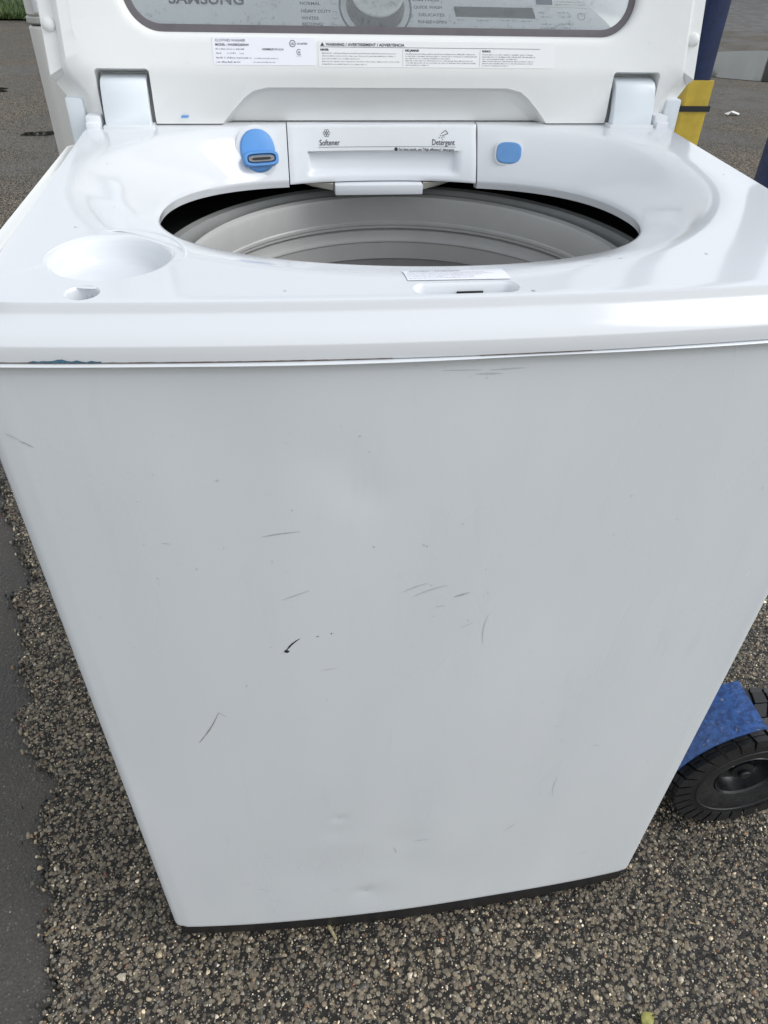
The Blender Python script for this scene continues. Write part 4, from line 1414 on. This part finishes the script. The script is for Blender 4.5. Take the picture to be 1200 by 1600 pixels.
for u, e, wd_ in ((0.0880, 0.0755, 0.008), (0.1110, 0.0750, 0.013), (0.1410, 0.0755, 0.010), (0.1640, 0.0750, 0.012), (0.0940, 0.0580, 0.010), (0.1190, 0.0570, 0.014), (0.1440, 0.0580, 0.014),
                  (0.1690, 0.0575, 0.012), (0.1920, 0.0572, 0.013), (0.2130, 0.0575, 0.013), (0.1850, 0.0862, 0.010), (0.1880, 0.0808, 0.014), (0.2080, 0.0865, 0.014), (0.2130, 0.0810, 0.010), (0.1870, 0.0718, 0.012), (0.1860, 0.0668, 0.018),
                  (0.2100, 0.0722, 0.013), (0.2140, 0.0672, 0.008)):
    pr.micro(u, u + wd_, e, 0.0026)
pr.ring(0.2369, 0.0828, 0.0040, 0.0046)
pr.quad(0.2366, 0.0830, 0.2372, 0.0862)
pr.micro(0.2390, 0.2480, 0.0610, 0.0045)
pr.build('lettering', 'ink_soft', PNL)
dp = [(0.0850, 0.0925), (0.1785, 0.0925), (0.1812, 0.0795), (0.0865, 0.0805)]
rg = [[C3(u, e, 0.0010) for u, e in dp], [C3(u, e, 0.0018) for u, e in dp]]
v, f = loft(rg, cap0=True, cap1=True)
mk('display', v, f, 'display', PNL)
dp = [(0.1815, 0.1150), (0.2285, 0.1150), (0.2455, 0.0960), (0.2455, 0.0935), (0.1830, 0.0945)]
rg = [[C3(u, e, 0.0010) for u, e in dp], [C3(u, e, 0.0017) for u, e in dp]]
v, f = loft(rg, cap0=True, cap1=True)
SG = mk('energy_sticker', v, f, 'paper2', W)
pr = Print(lambda u, e: C3(u, e, 0.0020))
pr.quad(0.1835, 0.0965, 0.2030, 0.1140)
for i in range(5):
    pr.micro(0.2060, 0.2430 - max(0, i - 1) * 0.003, 0.0965 + i * 0.0035, 0.0016)
pr.build('print', 'ink_mid', SG)
# cycle knob
kb = (Vector((1, 0, 0)), CE, CNn)
v, f = lathe([(0.0330, 0.0), (0.0330, 0.003), (0.0312, 0.0045), (0.0300, 0.020), (0.0296, 0.0215)], 72, C3(-0.006, 0.0905, 0.001), kb)
KN = mk('cycle_knob', v, f, 'knob_side', W, 40)
v, f = lathe([(0.0298, 0.0210), (0.0302, 0.0225), (0.0298, 0.0238), (0.0285, 0.0246), (0.0001, 0.0250)], 72, C3(-0.006, 0.0905, 0.001), kb)
mk('knob_face', v, f, 'chrome', KN, 40)
P_, S_ = [], []
while len(P_) < 160:
    a, r_ = random.uniform(0, 6.28), 0.028 * math.sqrt(random.random())
    P_.append(C3(-0.006 + r_ * math.cos(a), 0.0905 + r_ * math.sin(a), 0.0260)); S_.append(random.uniform(0.0005, 0.0019))
drops('water_drops', P_, CNn, S_, KN, flat=0.5)
P_, S_ = [], []
while len(P_) < 420:
    u, e = random.uniform(-0.31, 0.23), random.uniform(0.03, 0.13)
    if math.hypot(u + 0.006, e - 0.096) < 0.036:
        continue
    P_.append(C3(u, e, 0.0013)); S_.append(0.0005 + 0.0017 * random.random() ** 2)
drops('water_drops', P_, CNn, S_, PNL, flat=0.5, tall=0.8)

# ---- caution label on the deck in front of the opening, beads of water
CL_q = [(-0.0450, 0.0445), (0.0280, 0.0435), (0.0295, 0.0200), (-0.0440, 0.0215)]
def deck_z(x, y):
    a = math.atan2(y - DC[1], x - DC[0])
    h0 = hole_pt(a); b0 = bowl_pt(a)
    rr = math.hypot(x - DC[0], y - DC[1]); hr = math.hypot(h0[0] - DC[0], h0[1] - DC[1]); br = math.hypot(b0[0] - DC[0], b0[1] - DC[1])
    if rr >= br:
        return rim_z(y)
    z0 = rim_z(b0[1])
    return z0 + (hole_z(a) - z0) * g(min(1, (br - rr) / max(1e-4, br - hr)))
nx, ny = 24, 8
V, F = [], []
for j in range(ny + 1):
    for i in range(nx + 1):
        u, t = i / nx, j / ny
        p0 = Vector(CL_q[0]).lerp(Vector(CL_q[1]), u); p1 = Vector(CL_q[3]).lerp(Vector(CL_q[2]), u)
        q = p1.lerp(p0, t)
        V.append((q.x, q.y, deck_z(q.x, q.y) + 0.0006))
for j in range(ny):
    for i in range(nx):
        a = j * (nx + 1) + i
        F.append((a, a + 1, a + nx + 2, a + nx + 1))
CLB = mk('caution_label', V, F, 'paper', W, 60)
pr = Print(lambda u, v_: (u, v_, deck_z(u, v_) + 0.0009))
pr.text('CAUTION / ATTENTION', -0.0400, 0.0398, 0.0038, 0.0370, bold=0.0001)
for i in range(6):
    pr.micro(-0.0430, 0.0240 - random.uniform(0, 0.02) - (0.012 if i > 2 else 0), 0.0368 - i * 0.0026, 0.0012)
pr.build('print', 'ink_soft', CLB)
P_, S_ = [], []
while len(P_) < 170:
    x, z = random.uniform(-0.32, 0.32), random.uniform(0.1, 0.94)
    if random.random() > (0.35 + 0.65 * (x < 0)) * (0.3 + 0.7 * (z > 0.5)):
        continue
    P_.append(Vector((x, panel_y(x, z) + 0.00005, z))); S_.append(0.0003 + 0.0005 * random.random() ** 2)
drops('water_drops', P_, Vector((0, -1, 0)), S_, FP, flat=0.5)
P_, S_ = [], []
while len(P_) < 22:
    x, y = random.uniform(-0.31, 0.31), random.uniform(0.0, 0.43)
    h = math.hypot((x - DC[0]) / 0.25, (y - DC[1]) / 0.205)
    if h < 1.0 or math.hypot(x - CUP[0], y - CUP[1]) < 0.065 or (y > 0.37 and abs(x) < 0.26):
        continue
    P_.append(Vector((x, y, deck_z(x, y)))); S_.append(random.uniform(0.0005, 0.0013))
drops('water_drops', P_, Vector((0, 0, 1)), S_, TOP, flat=0.3)

# ------------------------------------------------------------------ appliance behind, seen from its back
AP = empty('appliance', (-0.17, 1.3, 0))
WORLD.add(AP.name)
tag(AP, 'second white appliance with a horizontal seam, behind the open lid', 'appliance')
ax0, ax1 = -0.514, 0.172
def slab(name, x0, x1, y0, y1, z0, z1, r, mat, parent, bev=0.003):
    rg = []
    for ins, z in ((bev, z0), (0, z0 + bev), (0, z1 - bev), (bev, z1)):
        rg.append([(x, y, z) for x, y in rrect(x0 + ins, x1 - ins, y0 + ins, y1 - ins, max(0.002, r - ins), None, 8)])
    v, f = loft(rg, cap0=True, cap1=True)
    return mk(name, v, f, mat, parent, 40)
BP = slab('back_panel', ax0, ax1, 1.0, 1.66, 0.03, 1.0215, 0.022, 'backwhite', AP)
slab('seam_gasket', ax0 + 0.004, ax1 - 0.004, 1.004, 1.655, 1.0216, 1.0240, 0.02, 'black_plastic', AP, 0.0005)
slab('top_edge', ax0 - 0.001, ax1 + 0.001, 0.999, 1.66, 1.0241, 1.0345, 0.022, 'galv', AP, 0.002)
slab('console_back', ax0 + 0.002, ax1 - 0.002, 1.004, 1.16, 1.0346, 1.1650, 0.012, 'backwhite', AP)
box('console_trim', (ax0 + 0.018, 0.998, 1.040), (ax0 + 0.026, 1.0035, 1.150), 'deck', AP, 0.001)
slab('base', ax0 + 0.02, ax1 - 0.02, 1.02, 1.64, 0.0, 0.0299, 0.02, 'black_plastic', AP)

# ------------------------------------------------------------------ hand truck at the washer's right side
HT = empty('hand_truck', (0.48, 0.48, 0))
WORLD.add(HT.name)
tag(HT, 'blue hand truck with black pneumatic wheel beside the washer', 'hand truck')
RX, RYN, RYF = 0.447, 0.372, 0.622
def rail(y):
    bm = bmesh.new()
    box_bm(bm, (RX - 0.016, y - 0.019, 0.03), (RX + 0.016, y + 0.019, 1.42), 0.004)
    return bm_obj('rail', bm, 'navy', HT, 40)
rail(RYN); rail(RYF)
for z in (0.16, 0.45, 0.80):
    box('crossbar', (RX - 0.010, RYN + 0.0195, z - 0.015), (RX + 0.010, RYF - 0.0195, z + 0.015), 'navy', HT, 0.003)
tube('handle', [(RX, RYN, 1.421), (RX + 0.06, RYN, 1.47), (RX + 0.09, RYN + 0.06, 1.49), (RX + 0.09, RYF - 0.06, 1.49), (RX + 0.06, RYF, 1.47), (RX, RYF, 1.421)], 0.014, 'navy', HT)
box('toe_plate', (0.345, 0.33, 0.003), (0.47, 0.66, 0.0095), 'navy', HT, 0.001)
# yellow edge guard on the far rail and the strap round it
y0 = RYF
V = []
pr_ = [(-0.0190, 0.026), (-0.0195, -0.0225), (-0.0170, -0.0240), (0.0180, -0.0245), (0.0190, -0.0200), (0.0155, -0.0205), (-0.0162, -0.0198), (-0.0165, 0.026)]
rg = [[(RX + x, y0 + y, z) for x, y in pr_] for z in (0.52, 0.8, 1.014)]
v, f = loft(rg, cap0=True, cap1=True)
mk('edge_guard', v, f, 'yellow', HT, None)
sp = [(RX - 0.0212, y0 + 0.030), (RX - 0.0212, y0 - 0.0258), (RX + 0.0215, y0 - 0.0265), (RX + 0.0215, y0 + 0.030)]
si = [(RX - 0.0198, y0 + 0.028), (RX - 0.0198, y0 - 0.0244), (RX + 0.0196, y0 - 0.0251), (RX + 0.0196, y0 + 0.028)]
rg = []
for pts, z in ((sp, 0.9770), (sp, 0.9838), (si, 0.9838), (si, 0.9770)):
    rg.append([(x, y, z) for x, y in pts])
v, f = loft(rg, close_v=True)
mk('strap', v, f, 'strap', HT)
V = [(RX - 0.0208, y0 - 0.024, 0.9775), (RX - 0.0208, y0 - 0.024, 0.9842), (0.3465, y0 + 0.02, 0.9870), (0.3465, y0 + 0.02, 0.9800),
     (RX - 0.0199, y0 - 0.022, 0.9775), (RX - 0.0199, y0 - 0.022, 0.9842), (0.3470, y0 + 0.022, 0.9870), (0.3470, y0 + 0.022, 0.9800)]
mk('strap', V, [(0, 1, 2, 3), (7, 6, 5, 4), (0, 4, 5, 1), (3, 2, 6, 7), (1, 5, 6, 2), (0, 3, 7, 4)], 'strap', HT)
HX, HZ_, WR = 0.553, 0.127, 0.127
tube('axle', [(HX, 0.10, HZ_), (HX, 0.87, HZ_)], 0.009, 'rusty', HT, 12)
for yb in (RYN, RYF):
    V = [(RX + 0.01, yb - 0.004, 0.09), (HX + 0.02, yb - 0.004, HZ_ - 0.015), (HX + 0.02, yb - 0.004, HZ_ + 0.015), (RX + 0.01, yb - 0.004, 0.26)]
    V += [(x, y + 0.008, z) for x, y, z in V]
    mk('axle_bracket', V, [(0, 1, 2, 3), (7, 6, 5, 4), (0, 4, 5, 1), (1, 5, 6, 2), (2, 6, 7, 3), (3, 7, 4, 0)], 'navy', HT)
def wheel(yc):
    bs = (Vector((1, 0, 0)), Vector((0, 0, 1)), Vector((0, -1, 0)))
    hw = 0.045
    c = (HX, yc, HZ_)
    wh = empty('wheel', (HX, yc, HZ_))
    wh.parent = HT
    wh.matrix_parent_inverse = Matrix.Translation(-Vector(HT.location))
    WORLD.add(wh.name)
    tp = [(0.047, -0.028), (0.052, -0.036), (0.070, -0.0435), (0.098, -0.0445), (0.110, -0.0415), (0.115, -0.037), (0.1175, -0.030), (0.1185, -0.010), (0.1185, 0.010), (0.1175, 0.030), (0.115, 0.037),
          (0.110, 0.0415), (0.098, 0.0445), (0.0865, 0.0450), (0.0855, 0.0462), (0.0835, 0.0462), (0.0825, 0.0447), (0.070, 0.0435), (0.052, 0.036), (0.047, 0.028)]
    v, f = lathe(tp, 72, c, bs)
    # tread lugs, part of the tyre
    v = list(v); f = list(f)
    nl = 30
    def lug(a0, a1, h0, h1, r0, r1, skew):
        k_ = len(v)
        for rr in (r0, r1):
            for (a, h) in ((a0 + skew * h0, h0), (a1 + skew * h0, h0), (a1 + skew * h1, h1), (a0 + skew * h1, h1)):
                drop = 0.0 if abs(h) < 0.030 else 0.0055
                q = rr - drop
                v.append(Vector(c) + bs[0] * (q * math.cos(a)) + bs[1] * (q * math.sin(a)) + bs[2] * h)
        f.extend([(k_, k_ + 3, k_ + 2, k_ + 1), (k_ + 4, k_ + 5, k_ + 6, k_ + 7), (k_, k_ + 1, k_ + 5, k_ + 4), (k_ + 1, k_ + 2, k_ + 6, k_ + 5), (k_ + 2, k_ + 3, k_ + 7, k_ + 6), (k_ + 3, k_, k_ + 4, k_ + 7)])
    st = 2 * PI / nl
    for i in range(nl):
        a = i * st
        lug(a, a + st * 0.80, -0.0365, -0.0135, 0.114, 0.1268, 3.0)
        lug(a + st * 0.5, a + st * 1.30, 0.0135, 0.0365, 0.114, 0.1268, -3.0)
        lug(a + st * 0.2, a + st * 0.98, -0.0115, 0.0115, 0.116, 0.1270, 5.0)
        lug(a + st * 0.48, a + st * 1.30, 0.0370, 0.0462, 0.100, 0.1255, -3.0)
        lug(a, a + st * 0.84, -0.0462, -0.0370, 0.100, 0.1255, 3.0)
    mk('tyre', v, f, 'rubber', wh, 35)
    rp_ = [(0.048, 0.030), (0.0505, 0.0350), (0.0495, 0.0365), (0.047, 0.034), (0.0445, 0.018), (0.041, 0.012), (0.034, 0.010), (0.026, 0.016), (0.019, 0.018), (0.0185, 0.026), (0.012, 0.0285), (0.001, 0.0285)]
    rp2 = [(r_, h_) for r_, h_ in rp_] 
    v, f = lathe(rp2, 56, c, bs)
    v2, f2 = lathe([(r_, -h_) for r_, h_ in rp_], 56, c, bs)
    k_ = len(v)
    mk('rim', list(v) + list(v2), f + [tuple(i + k_ for i in q) for q in f2], 'rim', wh, 35)
    v, f = lathe([(0.010, 0.026), (0.010, 0.034), (0.0075, 0.036), (0.0001, 0.0362)], 20, c, bs)
    mk('axle_nut', v, f, 'rim', wh, 35)
    # valve stem
    tube('valve_stem', [(HX - 0.026, yc - 0.012, HZ_ + 0.024), (HX - 0.028, yc - 0.030, HZ_ + 0.026)], 0.003, 'galv', wh, 8)
    # mudguard: curved plate over the wheel's inner top
    rg = []
    for dr in (0.0, 0.0025):
        for (yy) in ((yc - 0.041, yc + 0.045) if dr == 0 else (yc + 0.045, yc - 0.041)):
            rg.append([(HX + (0.142 + dr) * math.cos(R_(98 + i * 3.6)), yy, HZ_ + (0.142 + dr) * math.sin(R_(98 + i * 3.6))) for i in range(22)])
    V_ = [q for r_ in rg for q in r_]
    n_ = 22
    F_ = []
    for i in range(4):
        for j in range(n_ - 1):
            a, b_ = i * n_ + j, ((i + 1) % 4) * n_ + j
            F_.append((a, a + 1, b_ + 1, b_))
    F_ += [(0, n_, 2 * n_, 3 * n_), tuple(q * n_ + n_ - 1 for q in (3, 2, 1, 0))]
    mk('mudguard', V_, F_, 'fender', HT, 35)
wheel(0.118)
wheel(0.868)

# ------------------------------------------------------------------ small litter on the ground
tw = tube('dry_twig', [(-0.127, -0.004, 0.008), (-0.121, -0.018, 0.0085), (-0.1135, -0.033, 0.006)], [0.0022, 0.0026, 0.0020], 'straw', None, 7)
tag(tw, 'short pale straw-like twig lying at the base of the washer', 'twig')
def leaf(loc, L, rz):
    V_, F_ = [], []
    for i in range(9):
        t = i / 8
        wd = 0.36 * L * math.sin(PI * (0.06 + 0.94 * t) ** 0.8)
        z = 0.003 * math.sin(t * 5) + 0.003
        for s_, dz in ((-1, 0.003), (0, 0.0), (1, 0.003)):
            x, y = L * (t - 0.5), wd * s_
            V_.append((loc[0] + x * math.cos(rz) - y * math.sin(rz), loc[1] + x * math.sin(rz) + y * math.cos(rz), loc[2] + z + dz))
    for i in range(8):
        for j in range(2):
            a = i * 3 + j
            F_.append((a, a + 1, a + 4, a + 3))
    o = mk('fallen_leaf', V_, F_, 'leafy', None, 60)
    md = o.modifiers.new('thickness', 'SOLIDIFY'); md.thickness = 0.0004
    return o
tag(leaf((0.306, -0.186, 0.004), 0.024, 0.4), 'small yellowed leaf on the gravelly asphalt at the bottom edge', 'leaf')
V_ = [(0, 0, 0.01), (0.10, 0.02, 0.03), (0.17, 0.00, 0.012), (0.14, -0.05, 0.006), (0.05, -0.04, 0.03), (0.02, -0.05, 0.006)]
o = mk('paper_scrap', [(3.43 + x * 0.75, 5.60 + y * 0.75, z * 0.8 + 0.002) for x, y, z in V_], [(0, 1, 4, 5), (1, 2, 3, 4)], 'litter')
md = o.modifiers.new('thickness', 'SOLIDIFY'); md.thickness = 0.001
tag(o, 'white paper scrap lying on the asphalt near the puddle', 'litter')
